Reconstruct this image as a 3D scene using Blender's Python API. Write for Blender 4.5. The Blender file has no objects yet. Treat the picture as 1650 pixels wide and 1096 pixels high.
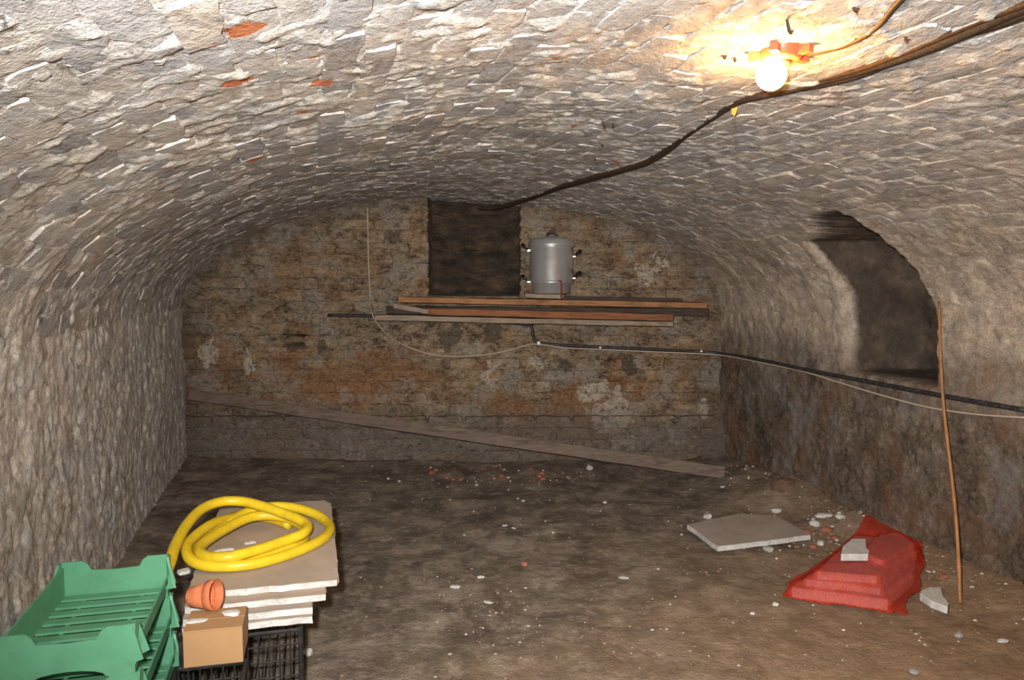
import bpy, math, random
import numpy as np
from mathutils import Vector, Matrix

random.seed(7)
RNG = np.random.default_rng(11)
SC = bpy.context.scene
COL = SC.collection

# ------------------------------------------------------------------ camera
FPX = 1270.0                      # focal length in pixels of a 1650 x 1096 frame
EYE = 1.2                         # eye height above the cellar floor
PITCH = math.radians(4.32)
cam_d = bpy.data.cameras.new('camera')
cam_d.sensor_width = 36.0
cam_d.lens = FPX / 1650.0 * 36.0
cam_d.clip_start = 0.02
cam = bpy.data.objects.new('camera', cam_d)
cam.location = (0, 0, EYE)
cam.rotation_euler = (math.radians(90) - PITCH, 0, 0)
COL.objects.link(cam)
SC.camera = cam

# ------------------------------------------------------------------ world, flash, exposure
w = bpy.data.worlds.new('cellar_dark')
SC.world = w
w.use_nodes = True
w.node_tree.nodes['Background'].inputs[0].default_value = (0.5, 0.55, 0.6, 1)
w.node_tree.nodes['Background'].inputs[1].default_value = 0.01

fl = bpy.data.lights.new('camera_flash', 'SPOT')      # flash gun just above and left of the lens
fl.energy = 560
fl.color = (1.0, 0.975, 0.945)
fl.spot_size = math.radians(102)
fl.spot_blend = 1.0
fl.shadow_soft_size = 0.03
flo = bpy.data.objects.new('camera_flash', fl)
flo.location = (-0.075, -0.01, 1.285)
flo.rotation_euler = Vector((0.12, 1.0, -0.10)).to_track_quat('-Z', 'Y').to_euler()
COL.objects.link(flo)

SC.view_settings.view_transform = 'Standard'
SC.view_settings.look = 'None'
SC.view_settings.gamma = 1.0
SC.view_settings.use_curve_mapping = False
SC.view_settings.exposure = 0.0

# ------------------------------------------------------------------ geometry of the place
SPR, RISE, HALF = 1.02, 0.71, 1.708       # springing height, rise and half span of the vault
ANG = math.atan(0.26)
AX = np.array([math.sin(ANG), -math.cos(ANG), 0.0])    # tunnel axis, from the back wall to the camera
RD = np.array([math.cos(ANG), math.sin(ANG), 0.0])     # across the tunnel, to the right
C0 = np.array([-0.385, 5.15, 0.0])
YB = 5.15                                 # back wall


def tun(s, r, z):
    s = np.asarray(s, float); r = np.asarray(r, float); z = np.asarray(z, float)
    p = C0 + s[..., None] * AX + r[..., None] * RD
    p[..., 2] = z
    return p


def ray(px, py):
    u = (px - 825.0) / FPX
    v = (548.0 - py) / FPX
    d = np.array([u, math.cos(PITCH) + v * math.sin(PITCH), -math.sin(PITCH) + v * math.cos(PITCH)])
    return d / d[1]


def at(px, py, y):                        # real point at depth y
    p = ray(px, py) * y
    p[2] += EYE
    return Vector(p)


def onz(px, py, z):                       # real point on the level z
    d = ray(px, py)
    return Vector(d * ((z - EYE) / d[2]) + np.array([0, 0, EYE]))


def onvault(px, py, off=0.0):             # real point on the vault or side wall
    d = ray(px, py)
    ys = np.linspace(0.4, 5.12, 2400)
    p = d[None, :] * ys[:, None]
    p[:, 2] += EYE
    q = p - C0
    r = q @ RD
    f = np.where(p[:, 2] > SPR, (r / HALF) ** 2 + (np.maximum(p[:, 2] - SPR, 0) / RISE) ** 2 - 1, np.abs(r) / HALF - 1)
    i = np.argmax(f > 0) if (f > 0).any() else len(ys) - 1
    p0 = p[i]
    r0 = r[i]
    n = RD * (-r0 / HALF ** 2)
    if p0[2] > SPR:
        n = n + np.array([0, 0, -(p0[2] - SPR) / RISE ** 2])
    n = n / np.linalg.norm(n)
    return Vector(p0 + n * off), Vector(n)


def pix(p):                               # where a real point lies in the frame
    x, y, z = p[0], p[1], p[2] - EYE
    c, s_ = math.cos(PITCH), math.sin(PITCH)
    dpt = y * c - z * s_
    up = y * s_ + z * c
    if dpt < 0.05:
        return None
    return 825 + x / dpt * FPX, 548 - up / dpt * FPX, dpt


# ------------------------------------------------------------------ noise on arrays
def _h(i, j, k, seed):
    n = (i * 374761393 + j * 668265263 + k * 2147483647 + seed * 144665) & 0xffffffff
    n = ((n ^ (n >> 13)) * 1274126177) & 0xffffffff
    n = n ^ (n >> 16)
    return (n & 0xffff) / 32767.5 - 1.0


def vnoise(p, seed=0):
    f = np.floor(p).astype(np.int64)
    t = p - f
    t = t * t * t * (t * (t * 6 - 15) + 10)
    o = 0
    for a in (0, 1):
        wx = t[..., 0] if a else 1 - t[..., 0]
        for b in (0, 1):
            wy = t[..., 1] if b else 1 - t[..., 1]
            for c in (0, 1):
                wz = t[..., 2] if c else 1 - t[..., 2]
                o = o + wx * wy * wz * _h(f[..., 0] + a, f[..., 1] + b, f[..., 2] + c, seed)
    return o


def fbm(p, scale, octv=3, seed=0, gain=0.5):
    o, amp, sc = 0, 1.0, scale
    for k in range(octv):
        o = o + amp * vnoise(p * sc + 17.3 * k, seed + k)
        amp *= gain
        sc *= 2.03
    return o


def sstep(a, b, x):
    t = np.clip((x - a) / (b - a), 0, 1)
    return t * t * (3 - 2 * t)


# ------------------------------------------------------------------ object helpers
def link(o, parent=None, label=None, cat=None, group=None, kind=None):
    COL.objects.link(o)
    if parent is not None:
        o.parent = parent
        o.matrix_parent_inverse = Matrix.Translation(-parent.location)
    if label: o['label'] = label
    if cat: o['category'] = cat
    if group: o['group'] = group
    if kind: o['kind'] = kind
    return o


def me(name, v, f, mat=None, smooth=False):
    m = bpy.data.meshes.new(name)
    m.from_pydata([tuple(map(float, x)) for x in v], [], [tuple(int(i) for i in q) for q in f])
    if mat: m.materials.append(mat)
    if smooth:
        m.polygons.foreach_set('use_smooth', [True] * len(m.polygons))
    m.update()
    return m


def mob(name, v, f, mat, parent=None, smooth=False, **k):
    return link(bpy.data.objects.new(name, me(name, v, f, mat, smooth)), parent, **k)


def thing(name, loc, label, cat, group=None):
    e = bpy.data.objects.new(name, None)
    e.empty_display_size = 0.05
    e.location = loc
    return link(e, None, label, cat, group)


def copy_tree(o, parent=None):
    c = o.copy()
    COL.objects.link(c)
    if parent is not None:
        c.parent = parent
    for ch in list(o.children):
        copy_tree(ch, c)
    return c


def gridmesh(name, P, mat, smooth=True, flip=False):
    n, m = P.shape[:2]
    ms = bpy.data.meshes.new(name)
    ms.vertices.add(n * m)
    ms.vertices.foreach_set('co', P.reshape(-1).astype(np.float32))
    idx = np.arange(n * m).reshape(n, m)
    q = np.stack([idx[:-1, :-1], idx[1:, :-1], idx[1:, 1:], idx[:-1, 1:]], -1).reshape(-1, 4)
    if flip: q = q[:, ::-1]
    nq = len(q)
    ms.loops.add(nq * 4)
    ms.loops.foreach_set('vertex_index', q.reshape(-1).astype(np.int32))
    ms.polygons.add(nq)
    ms.polygons.foreach_set('loop_start', np.arange(0, nq * 4, 4, dtype=np.int32))
    ms.polygons.foreach_set('use_smooth', np.full(nq, smooth))
    ms.update(calc_edges=True)
    ms.materials.append(mat)
    return ms


class MB:                                  # collects shapes for one mesh
    def __init__(self): self.v = []; self.f = []

    def add(self, v, f):
        b = len(self.v)
        self.v += [tuple(x) for x in v]
        self.f += [tuple(i + b for i in q) for q in f]
        return self

    def box(self, c, s, rot=None):
        v = []
        for z in (-1, 1):
            for x, y in ((-1, -1), (1, -1), (1, 1), (-1, 1)):
                q = Vector((x * s[0] / 2, y * s[1] / 2, z * s[2] / 2))
                if rot: q = rot @ q
                v.append(q + Vector(c))
        return self.add(v, [(3, 2, 1, 0), (4, 5, 6, 7), (0, 1, 5, 4), (1, 2, 6, 5), (2, 3, 7, 6), (3, 0, 4, 7)])

    def prism(self, poly, z0, z1, top=None):
        n = len(poly)
        t = top or poly
        v = [(p[0], p[1], z0 if len(p) < 3 else p[2] - (z1 - z0)) for p in poly] + [(p[0], p[1], z1 if len(p) < 3 else p[2]) for p in t]
        f = [tuple(range(n - 1, -1, -1)), tuple(range(n, 2 * n))] + [(i, (i + 1) % n, n + (i + 1) % n, n + i) for i in range(n)]
        return self.add(v, f)

    def tube(self, pts, r, seg=8, cap=True):
        pts = [Vector(p) for p in pts]
        n = len(pts)
        rs = r if hasattr(r, '__len__') else [r] * n
        up = None
        v = []
        for i, p in enumerate(pts):
            t = (pts[min(i + 1, n - 1)] - pts[max(i - 1, 0)]).normalized()
            if up is None:
                up = t.orthogonal().normalized()
            up = (up - t * up.dot(t)).normalized()
            sd = t.cross(up)
            for k in range(seg):
                a = 2 * math.pi * k / seg
                v.append(p + (up * math.cos(a) + sd * math.sin(a)) * rs[i])
        f = []
        for i in range(n - 1):
            for k in range(seg):
                k2 = (k + 1) % seg
                f.append((i * seg + k, i * seg + k2, (i + 1) * seg + k2, (i + 1) * seg + k))
        if cap:
            f.append(tuple(range(seg - 1, -1, -1)))
            f.append(tuple(range((n - 1) * seg, n * seg)))
        return self.add(v, f)

    def lathe(self, prof, c=(0, 0, 0), seg=32):
        v = []
        f = []
        for r, z in prof:
            for k in range(seg):
                a = 2 * math.pi * k / seg
                v.append((c[0] + r * math.cos(a), c[1] + r * math.sin(a), c[2] + z))
        for i in range(len(prof) - 1):
            for k in range(seg):
                k2 = (k + 1) % seg
                f.append((i * seg + k, i * seg + k2, (i + 1) * seg + k2, (i + 1) * seg + k))
        return self.add(v, f)

    def obj(self, name, mat, parent=None, smooth=False, **k):
        return mob(name, self.v, self.f, mat, parent, smooth, **k)


def spline(pts, sub=8):
    P = [Vector(p) for p in pts]
    P = [P[0] * 2 - P[1]] + P + [P[-1] * 2 - P[-2]]
    o = []
    for i in range(1, len(P) - 2):
        a, b, c, d = P[i - 1:i + 3]
        for k in range(sub):
            t = k / sub
            o.append(0.5 * ((2 * b) + (c - a) * t + (2 * a - 5 * b + 4 * c - d) * t * t + (3 * b - a - 3 * c + d) * t ** 3))
    o.append(P[-2])
    return o


def soften(o, w=0.002, seg=2):
    b = o.modifiers.new('edge', 'BEVEL')
    b.width = w
    b.segments = seg
    b.limit_method = 'ANGLE'
    return o


# ------------------------------------------------------------------ material helpers
class NT:
    def __init__(self, name):
        self.m = bpy.data.materials.new(name)
        self.m.use_nodes = True
        self.t = self.m.node_tree
        self.b = self.t.nodes['Principled BSDF']
        self.out = self.t.nodes['Material Output']

    def n(self, typ, **k):
        x = self.t.nodes.new(typ)
        for a, b in k.items(): setattr(x, a, b)
        return x

    def put(self, sock, v):
        if v is None: return
        if hasattr(v, 'is_output'): self.t.links.new(v, sock)
        elif isinstance(v, (tuple, list)) and len(v) == 3 and sock.type == 'RGBA': sock.default_value = (*v, 1)
        else: sock.default_value = v

    def pos(self, scale=(1, 1, 1), rotz=0.0, obj=False):
        src = self.n('ShaderNodeTexCoord').outputs['Object'] if obj else self.n('ShaderNodeNewGeometry').outputs['Position']
        mp = self.n('ShaderNodeMapping')
        self.put(mp.inputs[0], src)
        mp.inputs['Rotation'].default_value = (0, 0, rotz)
        mp.inputs['Scale'].default_value = scale
        return mp.outputs[0]

    def noise(self, vec, scale, detail=4.0, rough=0.55, dist=0.0):
        x = self.n('ShaderNodeTexNoise')
        self.put(x.inputs['Vector'], vec)
        x.inputs['Scale'].default_value = scale
        x.inputs['Detail'].default_value = detail
        x.inputs['Roughness'].default_value = rough
        x.inputs['Distortion'].default_value = dist
        return x.outputs[0]

    def voro(self, vec, scale, feature='F1', rnd=1.0):
        x = self.n('ShaderNodeTexVoronoi', feature=feature)
        self.put(x.inputs['Vector'], vec)
        x.inputs['Scale'].default_value = scale
        x.inputs['Randomness'].default_value = rnd
        return x.outputs[0]

    def ramp(self, fac, stops):
        x = self.n('ShaderNodeValToRGB')
        e = x.color_ramp.elements
        while len(e) > 1: e.remove(e[-1])
        e[0].position = stops[0][0]
        c = stops[0][1]
        e[0].color = (*c, 1) if hasattr(c, '__len__') else (c, c, c, 1)
        for p, c in stops[1:]:
            q = e.new(p)
            q.color = (*c, 1) if hasattr(c, '__len__') else (c, c, c, 1)
        self.put(x.inputs[0], fac)
        return x.outputs[0]

    def mix(self, fac, a, b, mode='MIX'):
        x = self.n('ShaderNodeMix', data_type='RGBA', blend_type=mode)
        self.put(x.inputs[0], fac)
        self.put(x.inputs[6], a)
        self.put(x.inputs[7], b)
        return x.outputs[2]

    def math(self, op, a, b=None, clamp=False):
        x = self.n('ShaderNodeMath', operation=op)
        x.use_clamp = clamp
        self.put(x.inputs[0], a)
        if b is not None: self.put(x.inputs[1], b)
        return x.outputs[0]

    def con(self, v, k):                   # more contrast about the middle
        return self.math('ADD', self.math('MULTIPLY', self.math('SUBTRACT', v, 0.5), k), 0.5)

    def mr(self, v, a, b, c=0.0, d=1.0):
        x = self.n('ShaderNodeMapRange')
        self.put(x.inputs[0], v)
        for i, q in enumerate((a, b, c, d)): x.inputs[i + 1].default_value = q
        return x.outputs[0]

    def xyz(self, v):
        x = self.n('ShaderNodeSeparateXYZ')
        self.put(x.inputs[0], v)
        return x.outputs

    def bump(self, h, strength=0.5, dist=0.01, prev=None):
        x = self.n('ShaderNodeBump')
        x.inputs['Strength'].default_value = strength
        x.inputs['Distance'].default_value = dist
        self.put(x.inputs['Height'], h)
        if prev is not None: self.put(x.inputs['Normal'], prev)
        return x.outputs[0]

    def done(self, col, rough=0.8, normal=None, metal=0.0, spec=0.3):
        self.put(self.b.inputs['Base Color'], col)
        self.put(self.b.inputs['Roughness'], rough)
        self.put(self.b.inputs['Metallic'], metal)
        self.b.inputs['Specular IOR Level'].default_value = spec
        if normal is not None: self.put(self.b.inputs['Normal'], normal)
        return self.m


def blobs(t, vec, pts, jag=0.03, nscale=30):
    """factor 1 inside jagged spots given as (point, radius): spots with a shape of their own"""
    nz = t.math('MULTIPLY', t.math('SUBTRACT', t.noise(vec, nscale, 5, 0.65), 0.5), jag * 2)
    acc = None
    for p, r in pts:
        d = t.n('ShaderNodeVectorMath', operation='DISTANCE')
        t.put(d.inputs[0], vec)
        d.inputs[1].default_value = tuple(p)
        q = t.math('SUBTRACT', d.outputs['Value'], r)
        acc = q if acc is None else t.math('MINIMUM', acc, q)
    return t.mr(t.math('ADD', acc, nz), 0.003, -0.003)


FLAKES = [(onvault(x, y)[0], r) for x, y, r in (
    (392, 38, .034), (345, 58, .014), (381, 130, .028), (521, 136, .025), (505, 95, .010), (410, 253, .028), (490, 180, .016),
    (575, 118, .012), (1012, 256, .012), (962, 262, .010), (1078, 122, .018), (925, 205, .012), (893, 93, .008), (620, 290, .010))]
STREAK = -ANG


def whitewash(name, right=0.0, low=0.0, iso=False, bumpd=0.015, gain=1.0, brick=False):
    t = NT(name)
    p = t.pos()
    ps = p if iso else t.pos((1.0, 0.5, 1.0), -ANG)
    mid = t.noise(ps, 15, 5, 0.66, 0.8)
    lump = t.noise(ps, 52, 4, 0.65, 0.5)
    fine = t.noise(p, 170, 2, 0.7)
    h = t.math('ADD', t.math('ADD', t.math('MULTIPLY', mid, 0.50), t.math('MULTIPLY', lump, 0.34)), t.math('MULTIPLY', fine, 0.16))
    c = t.ramp(t.con(h, 2.0), [(0.20, (0.15, 0.13, 0.12)), (0.36, (0.34, 0.32, 0.30)), (0.50, (0.50, 0.48, 0.455)), (0.63, (0.66, 0.635, 0.59)), (0.80, (0.88, 0.85, 0.79))])
    if brick:                              # every brick its own coat: bare grey, thin wash or thick cream
        rnd = t.math('FRACT', t.math('ADD', t.n('ShaderNodeObjectInfo').outputs['Random'], t.n('ShaderNodeNewGeometry').outputs['Random Per Island']))
        c = t.mix(0.58, c, t.mix(1.0, t.ramp(rnd, [(0.0, (0.24, 0.24, 0.25)), (0.35, (0.36, 0.355, 0.36)), (0.6, (0.47, 0.44, 0.41)), (0.8, (0.56, 0.52, 0.46)), (1.0, (0.50, 0.40, 0.31))]), t.ramp(t.con(h, 2.4), [(0.1, (0.45, 0.44, 0.43)), (0.5, (0.95, 0.95, 0.95)), (0.9, (1.5, 1.48, 1.4))]), 'MULTIPLY'))
    elif gain != 1.0:
        c = t.mix(1.0, c, (gain, gain * 0.985, gain * 0.955), 'MULTIPLY')
    # slabs of bare greyer coat, and warm blotches where the limewash has worn thin
    c = t.mix(t.math('MULTIPLY', t.mr(t.noise(p, 7.5, 4, 0.6, 0.8), 0.50, 0.58), 0.6), c, t.mix(t.con(fine, 2), (0.31, 0.305, 0.305), (0.55, 0.54, 0.54)))
    wf = t.mr(t.noise(p, 4.5, 5, 0.72), 0.48, 0.70)
    c = t.mix(t.math('MULTIPLY', wf, 0.42), c, (0.50, 0.35, 0.235))
    of = t.mr(t.noise(p, 27, 5, 0.65), 0.64, 0.70)
    c = t.mix(t.math('MULTIPLY', of, 0.55), c, (0.34, 0.16, 0.07))
    # crevices in the coat
    cv = t.mr(t.noise(ps, 31, 5, 0.7, 1.2), 0.36, 0.30)
    c = t.mix(t.math('MULTIPLY', cv, 0.6), c, (0.10, 0.078, 0.062))
    x, y, z = t.xyz(p)
    # rising damp: browner and darker low down
    zz = t.math('ADD', z, t.math('MULTIPLY', t.math('SUBTRACT', t.noise(p, 2.6, 5, 0.68), 0.5), 0.9))
    damp = t.math('MULTIPLY', t.mr(zz, 1.10, 0.62), t.mr(z, 1.02, 0.86))
    br = t.ramp(t.con(t.math('ADD', t.math('MULTIPLY', t.noise(p, 7, 6, 0.75), 0.6), t.math('MULTIPLY', t.noise(p, 60, 4, 0.7), 0.4)), 1.5), [(0.26, (0.024, 0.019, 0.015)), (0.42, (0.085, 0.064, 0.048)), (0.54, (0.145, 0.108, 0.078)), (0.64, (0.20, 0.165, 0.132)), (0.78, (0.38, 0.34, 0.29))])
    br = t.mix(t.math('MULTIPLY', t.mr(t.noise(p, 3.1, 5, 0.7), 0.50, 0.60), 0.55), br, t.mix(t.con(fine, 2), (0.085, 0.04, 0.024), (0.22, 0.115, 0.065)))
    br = t.mix(t.math('MULTIPLY', t.mr(t.noise(t.pos((1.3, 1.3, 0.7)), 3.7, 5, 0.7), 0.54, 0.62), 0.5), br, t.mix(t.con(fine, 2), (0.085, 0.083, 0.08), (0.28, 0.27, 0.255)))
    if right > 0:
        qx = t.math('ADD', t.math('MULTIPLY', x, float(RD[0])), t.math('MULTIPLY', y, float(RD[1])))
        rr = t.math('SUBTRACT', qx, float(C0 @ RD))
        tan = t.math('MULTIPLY', t.mr(t.math('ADD', rr, t.math('MULTIPLY', t.noise(p, 5, 4), 0.7)), 1.0, 1.9), right)
        c = t.mix(tan, c, t.ramp(t.con(t.math('ADD', t.math('MULTIPLY', t.noise(p, 12, 6, 0.7), 0.6), t.math('MULTIPLY', fine, 0.4)), 1.5), [(0.30, (0.11, 0.08, 0.055)), (0.5, (0.32, 0.235, 0.155)), (0.66, (0.54, 0.43, 0.315))]))
    if low > 0:
        c = t.mix(t.math('MULTIPLY', damp, low), c, br)
        spots = t.mr(t.noise(p, 24, 5, 0.7), 0.58, 0.66)
        c = t.mix(t.math('MULTIPLY', t.math('MULTIPLY', spots, t.mr(z, 1.02, 0.85)), 0.7), c, (0.16, 0.105, 0.06))
    bare = t.n('ShaderNodeAttribute', attribute_name='bare').outputs['Fac']  # weight of the darker brown that grows with niche depth
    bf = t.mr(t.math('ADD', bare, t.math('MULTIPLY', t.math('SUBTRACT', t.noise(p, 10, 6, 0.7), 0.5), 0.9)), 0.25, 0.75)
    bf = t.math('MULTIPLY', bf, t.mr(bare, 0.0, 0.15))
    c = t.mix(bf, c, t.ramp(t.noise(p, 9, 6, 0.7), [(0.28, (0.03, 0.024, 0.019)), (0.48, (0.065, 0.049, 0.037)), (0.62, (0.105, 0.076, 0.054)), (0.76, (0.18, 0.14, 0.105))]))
    red = blobs(t, p, FLAKES, 0.030, 30)
    c = t.mix(red, c, (0.50, 0.17, 0.075))
    hh = t.math('SUBTRACT', h, t.math('MULTIPLY', red, 0.10))
    hh = t.math('SUBTRACT', hh, t.math('MULTIPLY', cv, 0.12))
    return t.done(c, 0.85, t.bump(hh, 0.85, bumpd), spec=0.2)


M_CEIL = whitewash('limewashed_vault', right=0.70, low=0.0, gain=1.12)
M_VB = whitewash('limewashed_vault_brick', right=0.70, brick=True)
M_WL = whitewash('limewashed_rubble_left', low=0.10, iso=True, bumpd=0.009, gain=1.25)
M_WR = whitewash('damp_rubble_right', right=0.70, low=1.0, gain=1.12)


def brickwall_mat():
    t = NT('sooty_old_brickwork')
    p = t.pos()
    ph = t.pos((0.62, 1, 1.1))
    b2 = t.noise(ph, 17, 6, 0.75)
    b3 = t.noise(ph, 75, 4, 0.7)
    h = t.math('ADD', t.math('MULTIPLY', b2, 0.62), t.math('MULTIPLY', b3, 0.38))
    c = t.ramp(t.con(h, 1.7), [(0.28, (0.038, 0.028, 0.021)), (0.40, (0.15, 0.108, 0.072)), (0.50, (0.27, 0.20, 0.132)), (0.60, (0.33, 0.25, 0.17)), (0.74, (0.48, 0.41, 0.32))])
    rd = t.mr(t.noise(t.pos((0.6, 1, 1)), 3.2, 6, 0.7), 0.47, 0.56)
    zr = t.mr(t.xyz(p)[2], 1.05, 0.45, 0.35, 0.95)
    c = t.mix(t.math('MULTIPLY', t.math('MULTIPLY', rd, zr), 0.78), c, t.mix(t.con(b3, 2), (0.12, 0.05, 0.024), (0.40, 0.20, 0.09)))
    oi = t.n('ShaderNodeObjectInfo').outputs['Random']
    c = t.mix(1.0, c, t.ramp(oi, [(0, (0.68, 0.66, 0.64)), (0.5, (0.84, 0.82, 0.80)), (1, (0.92, 0.86, 0.78))]), 'MULTIPLY')
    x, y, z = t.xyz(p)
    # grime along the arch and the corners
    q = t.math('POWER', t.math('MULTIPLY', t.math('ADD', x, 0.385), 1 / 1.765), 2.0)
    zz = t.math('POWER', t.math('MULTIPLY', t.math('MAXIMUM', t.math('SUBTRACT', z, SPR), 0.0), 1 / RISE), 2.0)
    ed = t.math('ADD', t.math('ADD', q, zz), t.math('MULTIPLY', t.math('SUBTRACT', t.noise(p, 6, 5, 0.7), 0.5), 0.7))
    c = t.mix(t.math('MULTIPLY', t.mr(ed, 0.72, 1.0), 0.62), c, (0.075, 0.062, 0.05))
    grey = t.mr(t.noise(p, 4.3, 6, 0.72), 0.51, 0.58)
    c = t.mix(t.math('MULTIPLY', grey, 0.5), c, t.mix(t.con(b3, 2), (0.10, 0.09, 0.08), (0.42, 0.385, 0.33)))
    salt = blobs(t, p, [(at(962, 632, YB), .10), (at(985, 670, YB), .13), (at(1000, 712, YB), .07), (at(1085, 690, YB), .06), (at(1108, 716, YB), .05), (at(1135, 655, YB), .05), (at(785, 600, YB), .06), (at(868, 585, YB), .03), (at(400, 585, YB), .06), (at(335, 575, YB), .07), (at(565, 730, YB), .06), (at(620, 745, YB), .04), (at(335, 690, YB), .03), (at(1050, 440, YB), .06)], 0.22, 8)
    c = t.mix(t.math('MULTIPLY', salt, t.mr(t.noise(p, 30, 5, 0.75), 0.38, 0.52)), c, t.mix(t.con(b3, 2), (0.25, 0.20, 0.155), (0.52, 0.455, 0.375)))
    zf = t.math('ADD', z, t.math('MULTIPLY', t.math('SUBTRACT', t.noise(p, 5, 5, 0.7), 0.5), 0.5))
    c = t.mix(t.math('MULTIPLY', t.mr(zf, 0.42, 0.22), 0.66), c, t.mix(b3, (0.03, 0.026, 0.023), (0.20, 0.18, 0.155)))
    c = t.mix(t.math('MULTIPLY', t.mr(t.noise(ph, 30, 5, 0.75), 0.42, 0.34), 0.8), c, (0.04, 0.03, 0.024))
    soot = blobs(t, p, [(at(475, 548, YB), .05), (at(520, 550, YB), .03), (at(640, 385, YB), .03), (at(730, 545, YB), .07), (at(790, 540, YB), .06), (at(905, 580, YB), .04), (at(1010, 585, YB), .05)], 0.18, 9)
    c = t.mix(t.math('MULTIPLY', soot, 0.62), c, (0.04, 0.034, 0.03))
    return t.done(c, 0.9, t.bump(h, 0.7, 0.012), spec=0.15)


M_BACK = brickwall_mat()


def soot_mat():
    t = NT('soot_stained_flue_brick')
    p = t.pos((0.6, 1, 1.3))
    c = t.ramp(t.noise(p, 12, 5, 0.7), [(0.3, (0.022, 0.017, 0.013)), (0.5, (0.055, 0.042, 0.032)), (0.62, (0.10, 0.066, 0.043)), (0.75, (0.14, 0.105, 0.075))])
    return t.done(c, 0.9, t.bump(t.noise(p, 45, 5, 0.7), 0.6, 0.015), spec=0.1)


M_SOOT = soot_mat()


def floor_mat():
    t = NT('trodden_earth')
    p = t.pos()
    c = t.ramp(t.noise(p, 4.5, 6, 0.68), [(0.3, (0.085, 0.066, 0.050)), (0.5, (0.20, 0.16, 0.122)), (0.66, (0.36, 0.295, 0.23))])
    c = t.mix(t.math('MULTIPLY', t.mr(t.noise(p, 13, 6, 0.75), 0.51, 0.60), 0.5), c, (0.40, 0.335, 0.27))
    c = t.mix(t.math('MULTIPLY', t.mr(t.noise(t.pos((1, .5, 1)), 6, 6, 0.72), 0.48, 0.36), 0.6), c, (0.085, 0.066, 0.05))
    x, y, z = t.xyz(p)
    s = t.math('ADD', t.math('ADD', x, t.math('MULTIPLY', y, -0.75)), t.math('MULTIPLY', t.noise(p, 1.6, 4), 1.6))
    c = t.mix(t.math('MULTIPLY', t.mr(s, -1.4, 0.3), 0.8), c, t.ramp(t.noise(p, 11, 5, 0.7), [(0.3, (0.23, 0.14, 0.078)), (0.7, (0.46, 0.30, 0.175))]))
    grit = t.mr(t.noise(p, 120, 4, 0.7), 0.62, 0.74)
    c = t.mix(t.math('MULTIPLY', grit, 0.55), c, (0.44, 0.38, 0.31))
    drk = t.mr(t.noise(p, 48, 5, 0.75), 0.40, 0.28)
    c = t.mix(t.math('MULTIPLY', drk, 0.75), c, (0.04, 0.03, 0.024))
    h = t.math('ADD', t.noise(p, 30, 6, 0.7), t.math('MULTIPLY', t.noise(p, 130, 3, 0.7), 0.5))
    return t.done(c, 0.92, t.bump(h, 0.8, 0.018), spec=0.15)


M_FLOOR = floor_mat()


def simple(name, col, rough=0.6, metal=0.0, var=0.25, nscale=18, bump=0.2, bdist=0.004, dirt=None, dirtamt=0.5, spec=0.4, obj=False, stretch=(1, 1, 1)):
    t = NT(name)
    p = t.pos(stretch, 0, obj)
    a = tuple(q * (1 - var) for q in col)
    b = tuple(min(1, q * (1 + var)) for q in col)
    nz = t.noise(p, nscale, 5, 0.65)
    c = t.ramp(nz, [(0.3, a), (0.7, b)])
    if dirt:
        c = t.mix(t.math('MULTIPLY', t.mr(t.noise(p, nscale * 2.1, 5, 0.7), 0.5, 0.7), dirtamt), c, dirt)
    return t.done(c, rough, t.bump(t.noise(p, nscale * 4, 4, 0.6), bump, bdist), metal, spec)


M_GREEN = simple('green_polythene', (0.105, 0.31, 0.175), 0.42, var=0.10, nscale=9, bump=0.08, dirt=(0.06, 0.16, 0.085), dirtamt=0.4)
M_HOSE = simple('yellow_rubber_hose', (0.68, 0.48, 0.018), 0.38, var=0.10, nscale=25, bump=0.05, dirt=(0.30, 0.19, 0.02), dirtamt=0.35)
M_PAPER = simple('buff_board_paper', (0.40, 0.315, 0.24), 0.85, var=0.13, nscale=7, bump=0.15, dirt=(0.36, 0.31, 0.26), dirtamt=0.3)
M_PAPER2 = simple('grey_board_paper', (0.345, 0.29, 0.24), 0.85, var=0.12, nscale=7, bump=0.15, dirt=(0.22, 0.18, 0.15), dirtamt=0.3)
M_PLAST = simple('broken_gypsum', (0.54, 0.525, 0.495), 0.9, var=0.18, nscale=30, bump=0.5, bdist=0.006, dirt=(0.32, 0.29, 0.26), dirtamt=0.55)
M_CARD = simple('brown_cardboard', (0.36, 0.205, 0.09), 0.8, var=0.07, nscale=6, bump=0.05)
M_TERRA = simple('terracotta', (0.50, 0.135, 0.048), 0.8, var=0.15, nscale=30, bump=0.2, dirt=(0.56, 0.33, 0.22), dirtamt=0.5)
M_BLACK = simple('black_coated_wire', (0.016, 0.015, 0.015), 0.5, var=0.3, dirt=(0.07, 0.06, 0.05), dirtamt=0.5)
M_BAKE = simple('black_bakelite', (0.010, 0.008, 0.008), 0.35, var=0.2)
M_IRON = simple('dull_black_iron', (0.035, 0.033, 0.033), 0.55, 0.3, var=0.4, nscale=30, dirt=(0.20, 0.19, 0.18), dirtamt=0.5)
M_RUST = simple('rusty_iron', (0.045, 0.022, 0.014), 0.75, 0.2, var=0.4, nscale=90)
M_CABLE = simple('brown_cable_sheath', (0.055, 0.027, 0.012), 0.6, var=0.35, nscale=40, bump=0.4, dirt=(0.13, 0.075, 0.035), dirtamt=0.5)
M_CABLE2 = simple('tarred_cable_sheath', (0.024, 0.014, 0.008), 0.7, var=0.4, nscale=60, bump=0.6, dirt=(0.10, 0.055, 0.025), dirtamt=0.5)
M_WHITEW = simple('cream_flex', (0.50, 0.41, 0.31), 0.6, var=0.1)
M_CLIP = simple('white_plastic_clip', (0.8, 0.8, 0.78), 0.5, var=0.05)
M_REDPL = simple('red_bakelite', (0.52, 0.075, 0.035), 0.45, var=0.12)
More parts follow.
